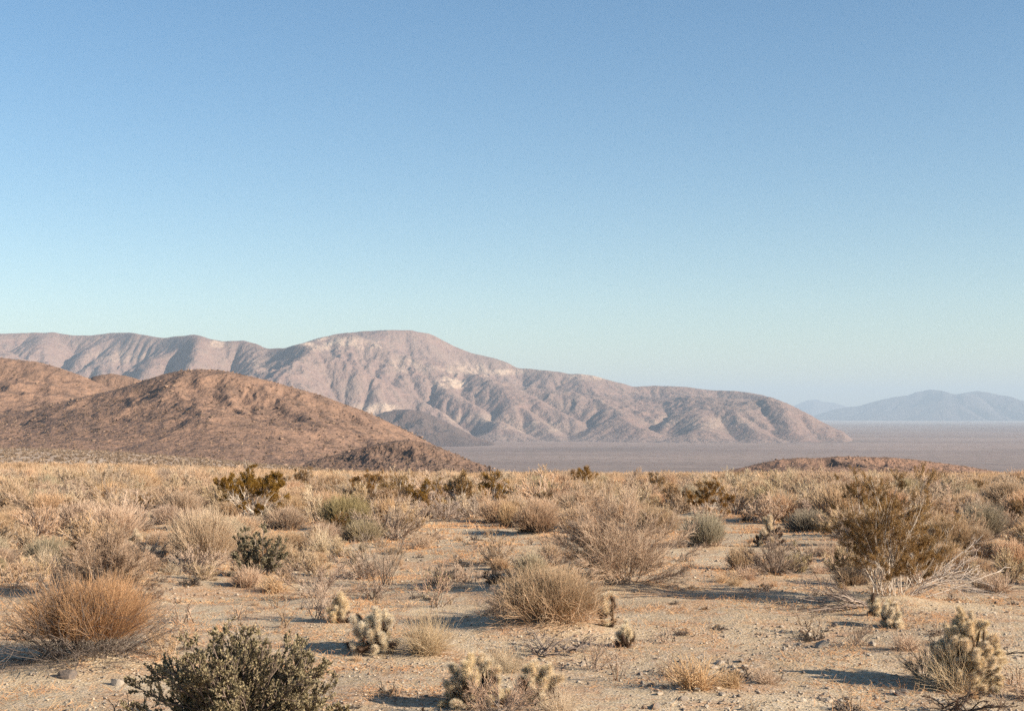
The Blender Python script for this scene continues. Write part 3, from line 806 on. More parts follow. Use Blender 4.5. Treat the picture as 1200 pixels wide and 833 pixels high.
# ------------------------------------------------------------------ plants placed one by one
def CH(px, py, wpx, hpx, label, **kw):
    x, y = at(px, py); d = math.hypot(x, y); W = wpx / F * d * 1.05; H = hpx / F * d * 1.12
    y2 = y + W * .3; x2 = x * y2 / y
    OCC.append((x2, y2, W * .5))
    return cholla(0, 0, W, H, label, xy=(x2, y2), **kw)

# nearest row
P(b_dome, 'dry_bush', 'bush', 103, 785, 178, 98, 'dense rust orange dome bush with a dark woody underside', cov=1.25, mats=('bark', 'rust'), base=.85, lean=(.06, 0), skirt=.27, zmin=.3)
P(b_leafy, 'leafy_bush', 'bush', 284, 880, 232, 124, 'dark olive bush of small thick leaves, cut off by the bottom edge of the view', cov=1.0)
P(b_leafy, 'leafy_bush', 'bush', 400, 845, 46, 30, 'small tuft of olive leaves beside the big dark leafy bush', cov=.8, n0=10)
P(b_sparse, 'twiggy_shrub', 'shrub', 192, 778, 48, 42, 'thin grey twigs growing against the right side of the rust orange bush', mats=('grey_twig', 'tan_twig'), n0=14, cov=2)
P(b_sparse, 'twiggy_shrub', 'shrub', 30, 745, 50, 45, 'wispy tan twigs behind the left side of the rust orange bush', mats=('grey_twig', 'tan_twig'), n0=14, cov=2)
CH(438, 768, 66, 54, 'round pale cholla with dark gaps, beside a tuft of blond grass', n=42, kind='pale', seed=3, size=.92)
P(b_tuft, 'grass_tuft', 'grass tuft', 500, 770, 82, 60, 'blond dry grass tuft leaning out from the round pale cholla', cov=.55, messy=1.6)
CH(556, 832, 84, 60, 'wide pale yellow cholla spreading over dry twigs near the bottom edge of the view', n=52, kind='gold', seed=5, size=.80, dark=.1)
CH(634, 826, 56, 48, 'golden cholla with one dark hollow, right of the wide pale yellow cholla', n=32, kind='gold', seed=9, size=.82)
P(b_spray, 'dry_shrub', 'shrub', 585, 848, 120, 52, 'grey dry twigs tangled under the two yellow chollas', cov=.5, n0=22, mats=('bark', 'pink_twig'))
P(b_tuft, 'grass_tuft', 'grass tuft', 652, 842, 80, 40, 'low straw grass at the foot of the golden cholla with the dark hollow', cov=.4, messy=1.8)
P(b_tuft, 'grass_tuft', 'grass tuft', 590, 790, 110, 26, 'thin pale grass behind the wide pale yellow cholla', cov=.25, messy=1.5)
P(b_sparse, 'twiggy_shrub', 'shrub', 497, 834, 14, 16, 'short dark twig standing in the shadow of the wide pale yellow cholla', n0=4, mats=('dead_brown', 'dead_brown'))
CH(712, 737, 26, 40, 'small upright cholla at the right end of the wide straw bush', n=17, kind='pale', seed=12, size=.85, stem=.1, dark=.4)
CH(733, 760, 24, 28, 'little brown and cream cholla just below the small upright cholla', n=12, kind='pale', seed=13, size=.85, dark=.5)
P(b_sparse, 'twiggy_shrub', 'shrub', 722, 798, 46, 46, 'thin brown stems rising below the little brown and cream cholla', n0=9, mats=('dead_brown', 'grey_twig'))
P(b_sparse, 'twiggy_shrub', 'shrub', 694, 786, 60, 46, 'sprawling wiry grey twigs between the driftwood pile and the thin brown stems', n0=9, mats=('bark', 'grey_twig'), cov=1.5)
P(b_branches, 'dead_branches', 'dead wood', 636, 770, 44, 22, 'pile of dead grey sticks among white stones below the wide straw bush', n0=16, ang=(1.2, 1.9), mats=('bark', 'grey_twig'), zr=(.2, .9))
P(b_branches, 'dead_branches', 'dead wood', 668, 766, 44, 20, 'dark broken sticks just right of the grey stick pile', n0=12, ang=(.4, 1.9), mats=('bark', 'grey_twig'), zr=(.2, .8))
P(b_sparse, 'twiggy_shrub', 'shrub', 788, 798, 52, 42, 'fine wiry twig plant at the left side of the stony patch', n0=10, mats=('dead_brown', 'grey_twig'))
P(b_sparse, 'twiggy_shrub', 'shrub', 820, 801, 34, 26, 'small dark twig plant among the pale stones', n0=11, mats=('dead', 'dead_brown'))
CH(1133, 812, 88, 84, 'tall cream cholla mixed with straw, casting a long shadow bar to its left', n=130, kind='gold', seed=21, size=.72, dark=.04)
P(b_tuft, 'grass_tuft', 'grass tuft', 1118, 812, 100, 62, 'straw grass growing up through the tall cream cholla', cov=.42, messy=1.6)
P(b_spray, 'dry_shrub', 'shrub', 1082, 800, 58, 46, 'dry grey twigs at the left foot of the tall cream cholla', cov=.6, n0=14, mats=('bark', 'grey_twig'))
P(b_branches, 'dead_branches', 'dead wood', 1128, 838, 52, 20, 'blackened dead sticks under the tall cream cholla', n0=18, ang=(1., 2.2), mats=('dead', 'dead_brown'), zr=(.1, .6))
P(b_sparse, 'twiggy_shrub', 'shrub', 1142, 826, 34, 62, 'bent black stem standing in front of the tall cream cholla', n0=4, mats=('dead', 'dead'), cov=.4)
P(b_sparse, 'twiggy_shrub', 'shrub', 1172, 834, 40, 44, 'thin leaning twigs right of the tall cream cholla', n0=5, mats=('dead_brown', 'grey_twig'), cov=.6)
P(b_sparse, 'twiggy_shrub', 'shrub', 1002, 757, 48, 36, 'spiky grey dead shrub among stones below the branch tangle', n0=16, mats=('bark', 'grey_twig'), cov=1.4)
P(b_dead, 'dead_shrub', 'dead shrub', 950, 752, 58, 12, 'flat black mat of dead twigs among dark stones', cov=1.3)
P(b_dead, 'dead_shrub', 'dead shrub', 1095, 745, 40, 10, 'faint mat of brown litter twigs on the open sand', cov=.4, mats=('dead_brown', 'grey_twig'))

# second row
P(b_dome, 'dry_bush', 'bush', 645, 738, 136, 70, 'wide straw coloured dome bush below the big twiggy bush', cov=1.3, mats=('tan_twig', 'straw'), base=.8, messy=1.3, skirt=.16, zmin=.16)
P(b_spray, 'dry_shrub', 'shrub', 588, 722, 54, 34, 'brown twig clump joined to the left end of the wide straw bush', cov=.8, n0=16, mats=('bark', 'pink_twig'))
P(b_spray, 'dry_shrub', 'shrub', 728, 697, 158, 112, 'largest airy twiggy bush, pinkish tan, fanning out over bare sand', cov=2.0, n0=60, mats=('tan_twig', 'tan_twig'), zmin=.2)
P(b_spray, 'dry_shrub', 'shrub', 128, 704, 128, 70, 'big tangled tan bush behind the rust orange bush', cov=2.2, n0=50, mats=('grey_twig', 'tan_twig'))
P(b_dead, 'dead_shrub', 'dead shrub', 170, 706, 50, 32, 'dark reddish brown scrap of dead shrub at the right end of the tangled tan bush', cov=1., mats=('dead_brown', 'dead_brown'))
P(b_spray, 'dry_shrub', 'shrub', 60, 700, 70, 40, 'low grey twigs filling the left side of the tangled tan bush', cov=.7, n0=18)
P(b_sparse, 'twiggy_shrub', 'shrub', 372, 728, 76, 50, 'brown wispy shrub left of the little golden cholla', n0=22, mats=('bark', 'pink_twig'), cov=2)
CH(398, 730, 30, 30, 'little golden cholla tucked against brown wispy twigs', n=17, kind='gold', seed=31, size=.85)
P(b_spray, 'dry_shrub', 'shrub', 375, 708, 92, 44, 'loose rusty twigs spread on orange ground above the little golden cholla', cov=.45, n0=18, mats=('dead_brown', 'pink_twig'))
P(b_spray, 'dry_shrub', 'shrub', 437, 703, 44, 30, 'dark rooted grey twig clump at the bottom of the forked shrub', cov=.6, n0=14, mats=('dead', 'grey_twig'))
P(b_sparse, 'twiggy_shrub', 'shrub', 447, 690, 72, 78, 'upright forked shrub with black stems, left of the gravel opening', n0=15, mats=('dead', 'grey_twig'), cov=2.2)
P(b_sparse, 'twiggy_shrub', 'shrub', 511, 714, 54, 60, 'sparse shrub with yellow green flecks beside the gravel opening', n0=10, mats=('dead_brown', 'pink_twig'), leafy='green_stem', cov=1.5)
P(b_dead, 'dead_shrub', 'dead shrub', 582, 684, 44, 30, 'black dead shrub lying on the sand above the wide straw bush', cov=1.6)
P(b_dead, 'dead_shrub', 'dead shrub', 536, 678, 16, 22, 'short black stump with one curved spike', cov=1.2, n0=10, zmin=.3)
P(b_leafy, 'leafy_bush', 'bush', 305, 680, 72, 66, 'compact dark green leafy bush on short grey legs', cov=.55, n0=18, ls=.03)
P(b_dome, 'dry_bush', 'bush', 240, 668, 92, 70, 'tall straw broom bush left of the compact dark green bush', cov=1.0, mats=('grey_twig', 'straw'), base=.5, zmin=.25)
P(b_dead, 'dead_shrub', 'dead shrub', 188, 664, 44, 28, 'dark grey flattened shrub at the left foot of the straw broom bush', cov=.9, mats=('dead', 'grey_twig'))
CH(160, 640, 22, 16, 'tiny tan cholla on the ground among bleached stones', n=8, kind='gold', seed=33, size=1.0)
P(b_dead, 'dead_shrub', 'dead shrub', 222, 687, 34, 16, 'low black twigs lying in front of the straw broom bush', cov=1.0)
P(b_tuft, 'grass_tuft', 'grass tuft', 53, 668, 40, 32, 'yellowish grass tuft in front of the two round brown bushes', cov=.7, mats=('straw_pale',))
P(b_tuft, 'grass_tuft', 'grass tuft', 376, 648, 34, 38, 'pale straw tuft standing below the olive broom bush', cov=.8)
P(b_dome, 'dry_bush', 'bush', 404, 623, 74, 40, 'yellow olive broom bush with a dark left foot', cov=.9, mats=('dead', 'green_stem'), zmin=.25)
P(b_dome, 'dry_bush', 'bush', 50, 625, 46, 28, 'round brown bush, left one of a touching pair', cov=1., mats=('bark', 'tan_twig'))
P(b_dome, 'dry_bush', 'bush', 94, 624, 52, 36, 'round brown bush, right one of a touching pair', cov=1., mats=('bark', 'tan_twig'))
P(b_dome, 'dry_bush', 'bush', 156, 620, 36, 28, 'small straw dome behind the tiny tan cholla', cov=.9, mats=('grey_twig', 'straw'))
P(b_dome, 'dry_bush', 'bush', 195, 616, 42, 24, 'low brown bush carrying a dark cholla on its top', cov=.8, mats=('bark', 'pink_twig'))
CH(200, 612, 18, 20, 'small blackish cholla above a low brown bush', n=8, kind='old', seed=35, size=1.1)
P(b_sparse, 'twiggy_shrub', 'shrub', 20, 690, 60, 40, 'pale wiry shrub at the left edge of the view, behind the rust bush', n0=14, mats=('grey_twig', 'tan_twig'), cov=2)
P(b_creosote, 'creosote_bush', 'bush', 296, 609, 92, 62, 'bushy brown olive creosote standing alone on the left side of the plain', cov=1.2, n0=26, leafs=1.3)
P(b_creosote, 'creosote_bush', 'bush', 1040, 708, 124, 148, 'largest creosote bush, brown olive above many pale stems, with bleached branches at its foot', cov=1.0, n0=40, low=.3, leafs=1.0)
P(b_creosote, 'creosote_bush', 'bush', 1080, 690, 60, 84, 'brown olive creosote side clump on the right of the largest creosote', cov=.55, n0=12)
P(b_branches, 'dead_branches', 'dead wood', 1062, 705, 110, 78, 'bleached bare branches slanting up to the right from the largest creosote', n0=12, ang=(.1, .25), zr=(.25, .75), mats=('pale_bark', 'pale_bark'))
P(b_branches, 'dead_branches', 'dead wood', 1018, 716, 92, 30, 'tangle of dark dead branches spread out to the left of the largest creosote', n0=20, ang=(3.1, .45), zr=(.02, .35), mats=('grey_twig', 'bark'), cov=2)
P(b_branches, 'dead_branches', 'dead wood', 1045, 722, 40, 10, 'thin fallen branch lying right of the cream double cholla', n0=4, ang=(-.2, .2), zr=(0, .06), mats=('bark', 'grey_twig'))
CH(1025, 722, 17, 26, 'left knob of cream cholla in front of the largest creosote', n=9, kind='pale', seed=41, size=.95)
CH(1045, 736, 26, 30, 'bright cream double cholla in front of the largest creosote', n=17, kind='pale', seed=42, size=.9)
P(b_spray, 'dry_shrub', 'shrub', 906, 678, 66, 52, 'dark grey olive tangled shrub growing under a cholla', cov=1.1, n0=30, mats=('bark', 'grey_twig'))
P(b_creosote, 'creosote_bush', 'bush', 925, 672, 52, 40, 'low grey green leafy clump on the right of the shrub under the cholla', cov=.45, n0=14, mats=('bark', 'green_stem'), low=.15)
P(b_spray, 'dry_shrub', 'shrub', 945, 664, 40, 30, 'small brown twig clump between the tangled shrub and the largest creosote', cov=.8, n0=14, mats=('bark', 'tan_twig'))
CH(905, 640, 30, 36, 'cholla with dark and golden joints standing over the tangled shrub', n=20, kind='gold', seed=44, size=1.05, dark=.5)
CH(889, 640, 15, 16, 'small dark cholla head left of the dark and golden cholla', n=7, kind='gold', seed=45, size=.95, dark=.5)
CH(967, 616, 22, 24, 'small brown cholla between the tangled shrub and the creosote', n=11, kind='gold', seed=46, size=1.2, dark=.5)
P(b_dome, 'dry_bush', 'bush', 868, 668, 38, 34, 'soft straw bush at the left of the tangled shrub under the cholla', cov=.7, mats=('grey_twig', 'straw'))
P(b_dome, 'dry_bush', 'bush', 826, 643, 58, 46, 'grey green broom bush on the edge of the bare sand', cov=1.0, mats=('grey_twig', 'sage'), zmin=.15)
P(b_dome, 'dry_bush', 'bush', 628, 628, 62, 40, 'straw bush with a dark foot, left of the largest twiggy bush', cov=1.0, mats=('dead', 'straw'))
P(b_dome, 'dry_bush', 'bush', 596, 618, 34, 34, 'smaller straw bush leaning on the dark footed straw bush', cov=1.0, mats=('bark', 'straw'))
P(b_spray, 'dry_shrub', 'shrub', 685, 612, 60, 50, 'pale feathery shrub behind the largest twiggy bush', cov=1.0, n0=24, mats=('grey_twig', 'straw'))
P(b_dead, 'dead_shrub', 'dead shrub', 876, 612, 26, 14, 'small black shrub in the straw behind the cholla', cov=1.3)
P(b_spray, 'dry_shrub', 'shrub', 942, 615, 30, 30, 'small grey vase shaped shrub left of the small brown cholla', cov=.9, n0=14, mats=('bark', 'grey_twig'))
P(b_creosote, 'creosote_bush', 'bush', 832, 606, 66, 46, 'wide olive creosote behind the grey green broom bush', cov=.9)
P(b_creosote, 'creosote_bush', 'bush', 790, 600, 36, 30, 'golden brown creosote left of the wide olive creosote', cov=1.1)
P(b_creosote, 'creosote_bush', 'bush', 768, 585, 42, 32, 'dull olive creosote above the largest twiggy bush', cov=.9)
for i, (px, py, w, h, l) in enumerate([
    (430, 592, 46, 42, 'brown olive creosote at the left end of the creosote row'), (465, 594, 44, 36, 'golden brown creosote, second in the creosote row'),
    (497, 598, 40, 40, 'tall thin creosote in the middle of the creosote row'), (540, 592, 46, 36, 'spreading creosote, fourth in the creosote row'),
    (578, 596, 40, 46, 'dark olive creosote at the right end of the creosote row'), (350, 575, 34, 26, 'faint olive creosote between the lone creosote and the row')]):
    P(b_creosote, 'creosote_bush', 'bush', px, py, w, h, l, cov=1.0, n0=20, group='creosote row below the hill foot')
for px, py, w, h, l in [
    (520, 614, 62, 34, 'grey wispy shrub in front of the creosote row'), (478, 612, 44, 30, 'pale bare shrub left of the grey wispy shrub'),
    (555, 610, 40, 26, 'thin tan shrub in front of the dark olive creosote')]:
    P(b_spray, 'dry_shrub', 'shrub', px, py, w, h, l, cov=.7, n0=18, mats=('grey_twig', 'grey_twig'))
P(b_sparse, 'twiggy_shrub', 'shrub', 1158, 686, 30, 18, 'little grey dead shrub on bare ground right of the bleached branches', n0=12, mats=('bark', 'grey_twig'), cov=1.4)
P(b_dome, 'dry_bush', 'bush', 1186, 665, 46, 34, 'brown straw bush with a black foot at the right edge of the view', cov=1.0, mats=('dead', 'tan_twig'))
P(b_dome, 'dry_bush', 'bush', 1112, 650, 60, 48, 'tan brush clump behind the bleached branches', cov=.9, mats=('bark', 'tan_twig'))
P(b_dome, 'dry_bush', 'bush', 1150, 632, 60, 44, 'sage tinted brush clump above the brown straw bush', cov=.9, mats=('bark', 'sage'))
P(b_spray, 'dry_shrub', 'shrub', 1080, 628, 56, 46, 'feathery straw shrub right behind the largest creosote', cov=1., mats=('grey_twig', 'straw'))
P(b_spray, 'dry_shrub', 'shrub', 1000, 640, 40, 46, 'brown twiggy shrub half hidden left of the largest creosote', cov=1., mats=('bark', 'tan_twig'))
P(b_dead, 'dead_shrub', 'dead shrub', 790, 708, 12, 7, 'tiny dark clod of twigs on the shadow line across the sand', cov=1.)
P(b_dead, 'dead_shrub', 'dead shrub', 826, 714, 12, 7, 'tiny brown clod of twigs further right on the shadow line', cov=1., mats=('dead_brown', 'dead_brown'))
P(b_dead, 'dead_shrub', 'dead shrub', 800, 745, 36, 9, 'low crust of dry weeds at the tip of the sandy wash', cov=.8, mats=('dead_brown', 'grey_twig'))
P(b_dead, 'dead_shrub', 'dead shrub', 842, 738, 26, 10, 'small dry weed mat right of the crust of weeds', cov=.8, mats=('dead', 'grey_twig'))
P(b_dead, 'dead_shrub', 'dead shrub', 893, 687, 14, 7, 'dark weed clod in front of the tangled shrub', cov=1.2)
P(b_dead, 'dead_shrub', 'dead shrub', 665, 672, 30, 14, 'grey twig litter left of the trunk of the largest twiggy bush', cov=.7, mats=('dead', 'grey_twig'))
P(b_spray, 'dry_shrub', 'shrub', 640, 668, 60, 26, 'low twig skirt left of the largest twiggy bush', cov=.7, n0=16, mats=('bark', 'tan_twig'))

MOUNDS += PENDING
ground = build_ground()

# ------------------------------------------------------------------ brush belt: copies of a few grown shrubs
rngf = np.random.default_rng(77)
def proto_set(kind, name, cat, group, sizes, label, n, **kw):
    out = []
    for i in range(n):
        W, H = sizes[i % len(sizes)]
        parts = kind(W, H, 48., np.random.default_rng(500 + len(name) * 17 + i * 7 + len(group)), **kw)
        r = root(name, 0, -30 - i, 0); tag(r, label, cat, group)
        for pn, (mb, mt) in parts.items():
            if mb.n: part(pn, mb.mesh(pn), M[mt], r)
        out.append([r, W, False])
    return out
S = [(1.5, .85), (1.15, .95), (1.9, .95)]
belt = [
    (.30, proto_set(b_dome, 'dry_bush', 'bush', 'straw bushes of the brush belt', S, 'straw coloured bush in the crowded brush belt', 4, mats=('bark', 'straw'), zmin=.12, messy=1.5, cov=.9)),
    (.30, proto_set(b_spray, 'dry_shrub', 'shrub', 'tan shrubs of the brush belt', S, 'open tan twig shrub in the crowded brush belt', 4, mats=('grey_twig', 'tan_twig'), zmin=.15, cov=1.1)),
    (.16, proto_set(b_spray, 'pale_shrub', 'shrub', 'pale shrubs of the brush belt', S, 'pale feathery shrub in the crowded brush belt', 4, mats=('grey_twig', 'straw_pale'), zmin=.25, cov=1.1)),
    (.09, proto_set(b_creosote, 'creosote_bush', 'bush', 'creosote bushes of the brush belt', [(1.7, 1.35), (1.3, 1.15), (2.0, 1.2)], 'brown olive creosote in the crowded brush belt', 4, cov=.75)),
    (.07, proto_set(b_dome, 'sage_bush', 'bush', 'grey green bushes of the brush belt', S, 'grey green bush in the crowded brush belt', 2, mats=('bark', 'sage'), zmin=.12, messy=1.4, cov=.9)),
    (.04, proto_set(b_dead, 'dead_shrub', 'dead shrub', 'dark dead shrubs of the brush belt', [(.9, .45)], 'dark dead shrub low in the crowded brush belt', 2, cov=1.)),
]
wts = np.array([b[0] for b in belt]); wts /= wts.sum()
# clearings seen in the photo (x0, x1, y0, y1 in metres found from pixels)
def clear_px(px, py):
    if 540 < px < 640 and 622 < py < 660: return True
    if 480 < px < 600 and 615 < py < 660: return True
    if 735 < px < 985 and 625 < py: return True
    if py > 690: return True
    if 400 < px < 735 and py > 640 and rngf.random() < .8: return True
    if 735 < px < 870 and 605 < py: return rngf.random() < .6
    if px < 40 and 566 < py < 605: return rngf.random() < .6
    return False
def to_px(x, y, z):
    v = np.array([x, y, z - CAM_Z]); yy = v[1] * math.cos(TILT) + v[2] * math.sin(TILT); zz = -v[1] * math.sin(TILT) + v[2] * math.cos(TILT)
    return CX + F * v[0] / yy, CY - F * zz / yy
placed = []
def spot(d0, d1, half, gap):
    for _ in range(400):
        y = math.sqrt(rngf.uniform(d0 * d0, d1 * d1)); x = rngf.uniform(-half, half) * y
        if any((x - a)**2 + (y - b)**2 < (gap + rr * .75)**2 for a, b, rr in OCC): continue
        if any((x - a)**2 + (y - b)**2 < (gap * 1.5)**2 for a, b in placed): continue
        px, py = to_px(x, y, float(gz(x, y)))
        if clear_px(px, py) or fbm(x / 6., y / 9., 44, 2) < rngf.uniform(-.75, .0): continue
        placed.append((x, y)); return x, y
    return None
def scatter(n, d0, d1, half, gap, smin, smax):
    for _ in range(n):
        sp = spot(d0, d1, half, gap)
        if not sp: continue
        k = rngf.choice(len(belt), p=wts)
        if d1 < 30 and k == 3: k = 1
        pr = belt[k][1][rngf.integers(0, len(belt[k][1]))]
        o = pr[0] if not pr[2] else copy_tree(pr[0]); pr[2] = True
        s = rngf.uniform(smin, smax) * rngf.choice([.65, .85, 1., 1., 1.12]) * (.74 if k == 3 else 1.)
        o.location = (sp[0], sp[1], float(gz(*sp)) - .03); o.rotation_euler = (0, 0, rngf.random() * 6.28)
        o.scale = (s, s, s * rngf.uniform(.85, 1.1))
scatter(85, 24, 35, .40, .5, .5, .8)
scatter(250, 33, 50, .40, .5, .65, 1.0)
scatter(110, 17.5, 27, .40, .42, .3, .55)
scatter(290, 48, 78, .40, .58, .8, 1.15)
for b in belt:
    for pr in b[1]:
        if not pr[2]:
            for ch in list(pr[0].children): bpy.data.objects.remove(ch)
            bpy.data.objects.remove(pr[0])

# small wiry plants on the open sand
def small_plants():
    L = [('wiry little weed on the open sand', b_sparse, dict(n0=7, mats=('dead_brown', 'tan_twig')), 'twiggy_shrub', 'shrub'),
         ('low dry grass sprig on the open sand', b_tuft, dict(cov=.5, mats=('straw',), messy=1.8), 'grass_tuft', 'grass tuft'),
         ('low dark twig clod on the open sand', b_dead, dict(cov=.8, mats=('dead', 'grey_twig')), 'dead_shrub', 'dead shrub')]
    pr = []
    for i, (l, k, kw, nm, ct) in enumerate(L):
        for j in range(2):
            r = root(nm, 0, -40, 0); tag(r, l, ct, {0: 'wiry weeds on the sand', 1: 'grass sprigs on the sand', 2: 'twig clods on the sand'}[i])
            for pn, (mb, mt) in k(.38, .2 if i < 2 else .09, 18., np.random.default_rng(900 + i * 10 + j), **kw).items():
                part(pn, mb.mesh(pn), M[mt], r)
            pr.append([r, False])
    n = 0
    for _ in range(9000):
        if n >= 230: break
        y = math.sqrt(rngf.uniform(10.5**2, 30**2)); x = rngf.uniform(-.38, .38) * y
        px, py = to_px(x, y, float(gz(x, y)))
        if any((x - a)**2 + (y - b)**2 < (rr * .9)**2 for a, b, rr in OCC): continue
        if 740 < px < 930 and 690 < py < 770 and rngf.random() < .8: continue
        q = pr[rngf.integers(0, 6)]; o = q[0] if not q[1] else copy_tree(q[0]); q[1] = True
        s = rngf.uniform(.4, 1.0) if rngf.random() < .7 else rngf.uniform(1., 1.8); o.location = (x, y, float(gz(x, y)) - .005); o.scale = (s, s, s); o.rotation_euler = (0, 0, rngf.random() * 6.28); n += 1
small_plants()

# ------------------------------------------------------------------ far brush, apron and hill scrub: nobody could count it
def clump_proto(seed, n, r, W=1., H=.6, k=2):
    rng = np.random.default_rng(seed); mb = MB()
    D = dome_dirs(n, rng, .08, 1, .8); L = hull_len(D, W, H, rng, .6, 1.1)
    s = rng.uniform(0, .45, n)[:, None]
    Pl = lines(D * L[:, None] * s + rng.normal(0, .04, (n, 3)), D + np.array([0, 0, .2]), L * (1 - s[:, 0]), k + 1, rng, .15)
    tubes(mb, Pl, taper(Pl, r, r * .5), rng)
    return np.concatenate(mb.v), np.concatenate(mb.q)
def mass(name, protos, pts, sc, tint, mat, label, rng, tvar=.25):
    vs, qs, cs, n = [], [], [], 0
    which = rng.integers(0, len(protos), len(pts)); ang = rng.random(len(pts)) * 6.28
    for k, (v, q) in enumerate(protos):
        i = np.where(which == k)[0]
        if not len(i): continue
        c, s = np.cos(ang[i])[:, None], np.sin(ang[i])[:, None]
        w = np.stack([v[None, :, 0] * c - v[None, :, 1] * s, v[None, :, 0] * s + v[None, :, 1] * c, np.broadcast_to(v[None, :, 2], (len(i), len(v)))], -1) * sc[i][:, None, None]
        w = w + pts[i][:, None]
        vs.append(w.reshape(-1, 3)); qs.append((q[None] + (np.arange(len(i)) * len(v))[:, None, None] + n).reshape(-1, 4))
        tw = np.repeat(np.random.default_rng(3).random(len(v) // 3 + 1), 3)[:len(v)] - .5
        cs.append(np.clip(tint[i][:, None] + tvar * tw[None], 0, 1).ravel()); n += len(i) * len(v)
    me = mesh_from(name, np.concatenate(vs), np.concatenate(qs), None, np.concatenate(cs))
    return tag(part(name, me, mat), label, kind='stuff')

rg = np.random.default_rng(5)
n = 3800
y = np.sqrt(rg.uniform(78**2, 270**2, n)); x = rg.uniform(-.43, .43, n) * y
pts = np.stack([x, y, gz(x, y) - .05], 1)
mass('distant_brush', [clump_proto(10 + i, 60, .021, 1.5, .78) for i in range(6)], pts, rg.uniform(.7, 1.25, n), np.clip(rg.normal(.55, .28, n), 0, 1), M['brush_far'],
     'straw coloured brush thinning out towards the edge of the plain', rg)
n = 170
y = np.sqrt(rg.uniform(78**2, 230**2, n)); x = rg.uniform(-.43, .43, n) * y
pts = np.stack([x, y, gz(x, y) - .05], 1)
mass('distant_creosote', [clump_proto(30 + i, 70, .03, 1.6, 1.0) for i in range(4)], pts, rg.uniform(.7, 1.15, n), rg.uniform(0, 1, n), M['creosote_leaf'],
     'dark olive creosote scattered through the far brush', rg)
n = 9500
y = np.sqrt(rg.uniform(255**2, 1000**2, n)); x = -rg.uniform(-.06, .46, n) * y
pts = np.stack([x, y, gz(x, y) - .05], 1)
mass('apron_scrub', [clump_proto(50 + i, 11, .10, 1.6, .8, 1) for i in range(4)], pts, rg.uniform(.6, 1.3, n), np.clip(rg.normal(.35, .25, n), 0, 1), M['apron'],
     'small grey scrub dotting the apron below the brown hills', rg)
hp, hs = [], []
for (X, Y, Z, f), cnt, smin, smax in zip(hill_fields, (4200, 7500, 900, 900), (1.0, .8, .35, .5), (2.6, 2.2, .9, 1.5)):
    i = rg.integers(0, X.size, cnt * 3); i = i[(f.ravel()[i] > .04) & (Y.ravel()[i] < np.median(Y) + .05 * (Y.max() - Y.min()))][:cnt]
    i = i[np.abs(X.ravel()[i] / Y.ravel()[i]) < .45]
    hp.append(np.stack([X.ravel()[i], Y.ravel()[i], Z.ravel()[i] - .05], 1) + rg.normal(0, .3, (len(i), 3)) * np.array([1, 1, 0])); hs.append(smin + (smax - smin) * rg.random(len(i))**2)
hp = np.concatenate(hp); hs = np.concatenate(hs)
mass('hill_scrub', [clump_proto(70 + i, 10, .12, 1., .6, 1) for i in range(4)], hp, hs, np.clip(rg.normal(.3, .28, len(hp)), 0, 1), M['apron'], 'dark scrub and boulders freckling the hill slopes', rg)

mat_b = twig_mat('boulder', (.13, .085, .062), (.33, .215, .145), var=0)
def boulder_proto(seed):
    rng = np.random.default_rng(seed)
    v = np.array([[x, y, z] for z in (-.4, .5) for x, y in ((-1, -1), (1, -1), (1, 1), (-1, 1))], float) * .5 * rng.uniform(.6, 1.1, (8, 3))
    return v, np.array([[3, 2, 1, 0], [4, 5, 6, 7], [0, 1, 5, 4], [1, 2, 6, 5], [2, 3, 7, 6], [3, 0, 4, 7]])
bi = rg.permutation(len(hp))[:2400]; cl = fbm(hp[bi, 0] / 40, hp[bi, 1] / 40, 91, 3) > -.05; bi = bi[cl]
mass('hill_boulders', [boulder_proto(i) for i in range(6)], hp[bi] + rg.normal(0, 1.5, (len(bi), 3)) * np.array([1, 1, 0]), hs[bi] * rg.uniform(.5, 1.4, len(bi)), rg.random(len(bi)), mat_b,
     'brown boulders strewn over the hill slopes', rg, .1)

# ------------------------------------------------------------------ stones
def rock_mesh(seed):
    import bmesh
    rng = np.random.default_rng(seed); bm = bmesh.new(); bmesh.ops.create_icosphere(bm, subdivisions=3, radius=1.)
    v = np.array([q.co[:] for q in bm.verts])
    for _ in range(11):
        nrm = unit(rng.normal(0, 1, 3)); k = rng.uniform(.5, .9); e = v @ nrm - k
        v = v - np.maximum(e, 0)[:, None] * nrm * .92
    v = v * np.array([1, rng.uniform(.65, .9), rng.uniform(.45, .75)]) * (1 + .05 * fbm(v[:, 0] * 3 + v[:, 2] * 2, v[:, 1] * 3 - v[:, 2], seed, 3))[:, None]
    for q, c in zip(bm.verts, v): q.co = c
    me = bpy.data.meshes.new('stone'); bm.to_mesh(me); bm.free(); me.materials.append(M['rock'])
    a = me.attributes.new('tint', 'FLOAT', 'POINT'); a.data.foreach_set('value', np.zeros(len(v), np.float32))
    return me
RM = [rock_mesh(300 + i) for i in range(7)]
rr_ = np.random.default_rng(8)
def stone(px, py, wpx, label, group=None):
    x, y = at(px, py); s = wpx / F * math.hypot(x, y) / 2
    o = bpy.data.objects.new('stone', RM[rr_.integers(0, 7)]); link(o)
    o.location = (x, y, float(gz(x, y)) + s * .18); o.rotation_euler = (rr_.normal(0, .25), rr_.normal(0, .25), rr_.random() * 6.28); o.scale = (s, s, s * rr_.uniform(.8, 1.2))
    tag(o, label, 'stone', group)
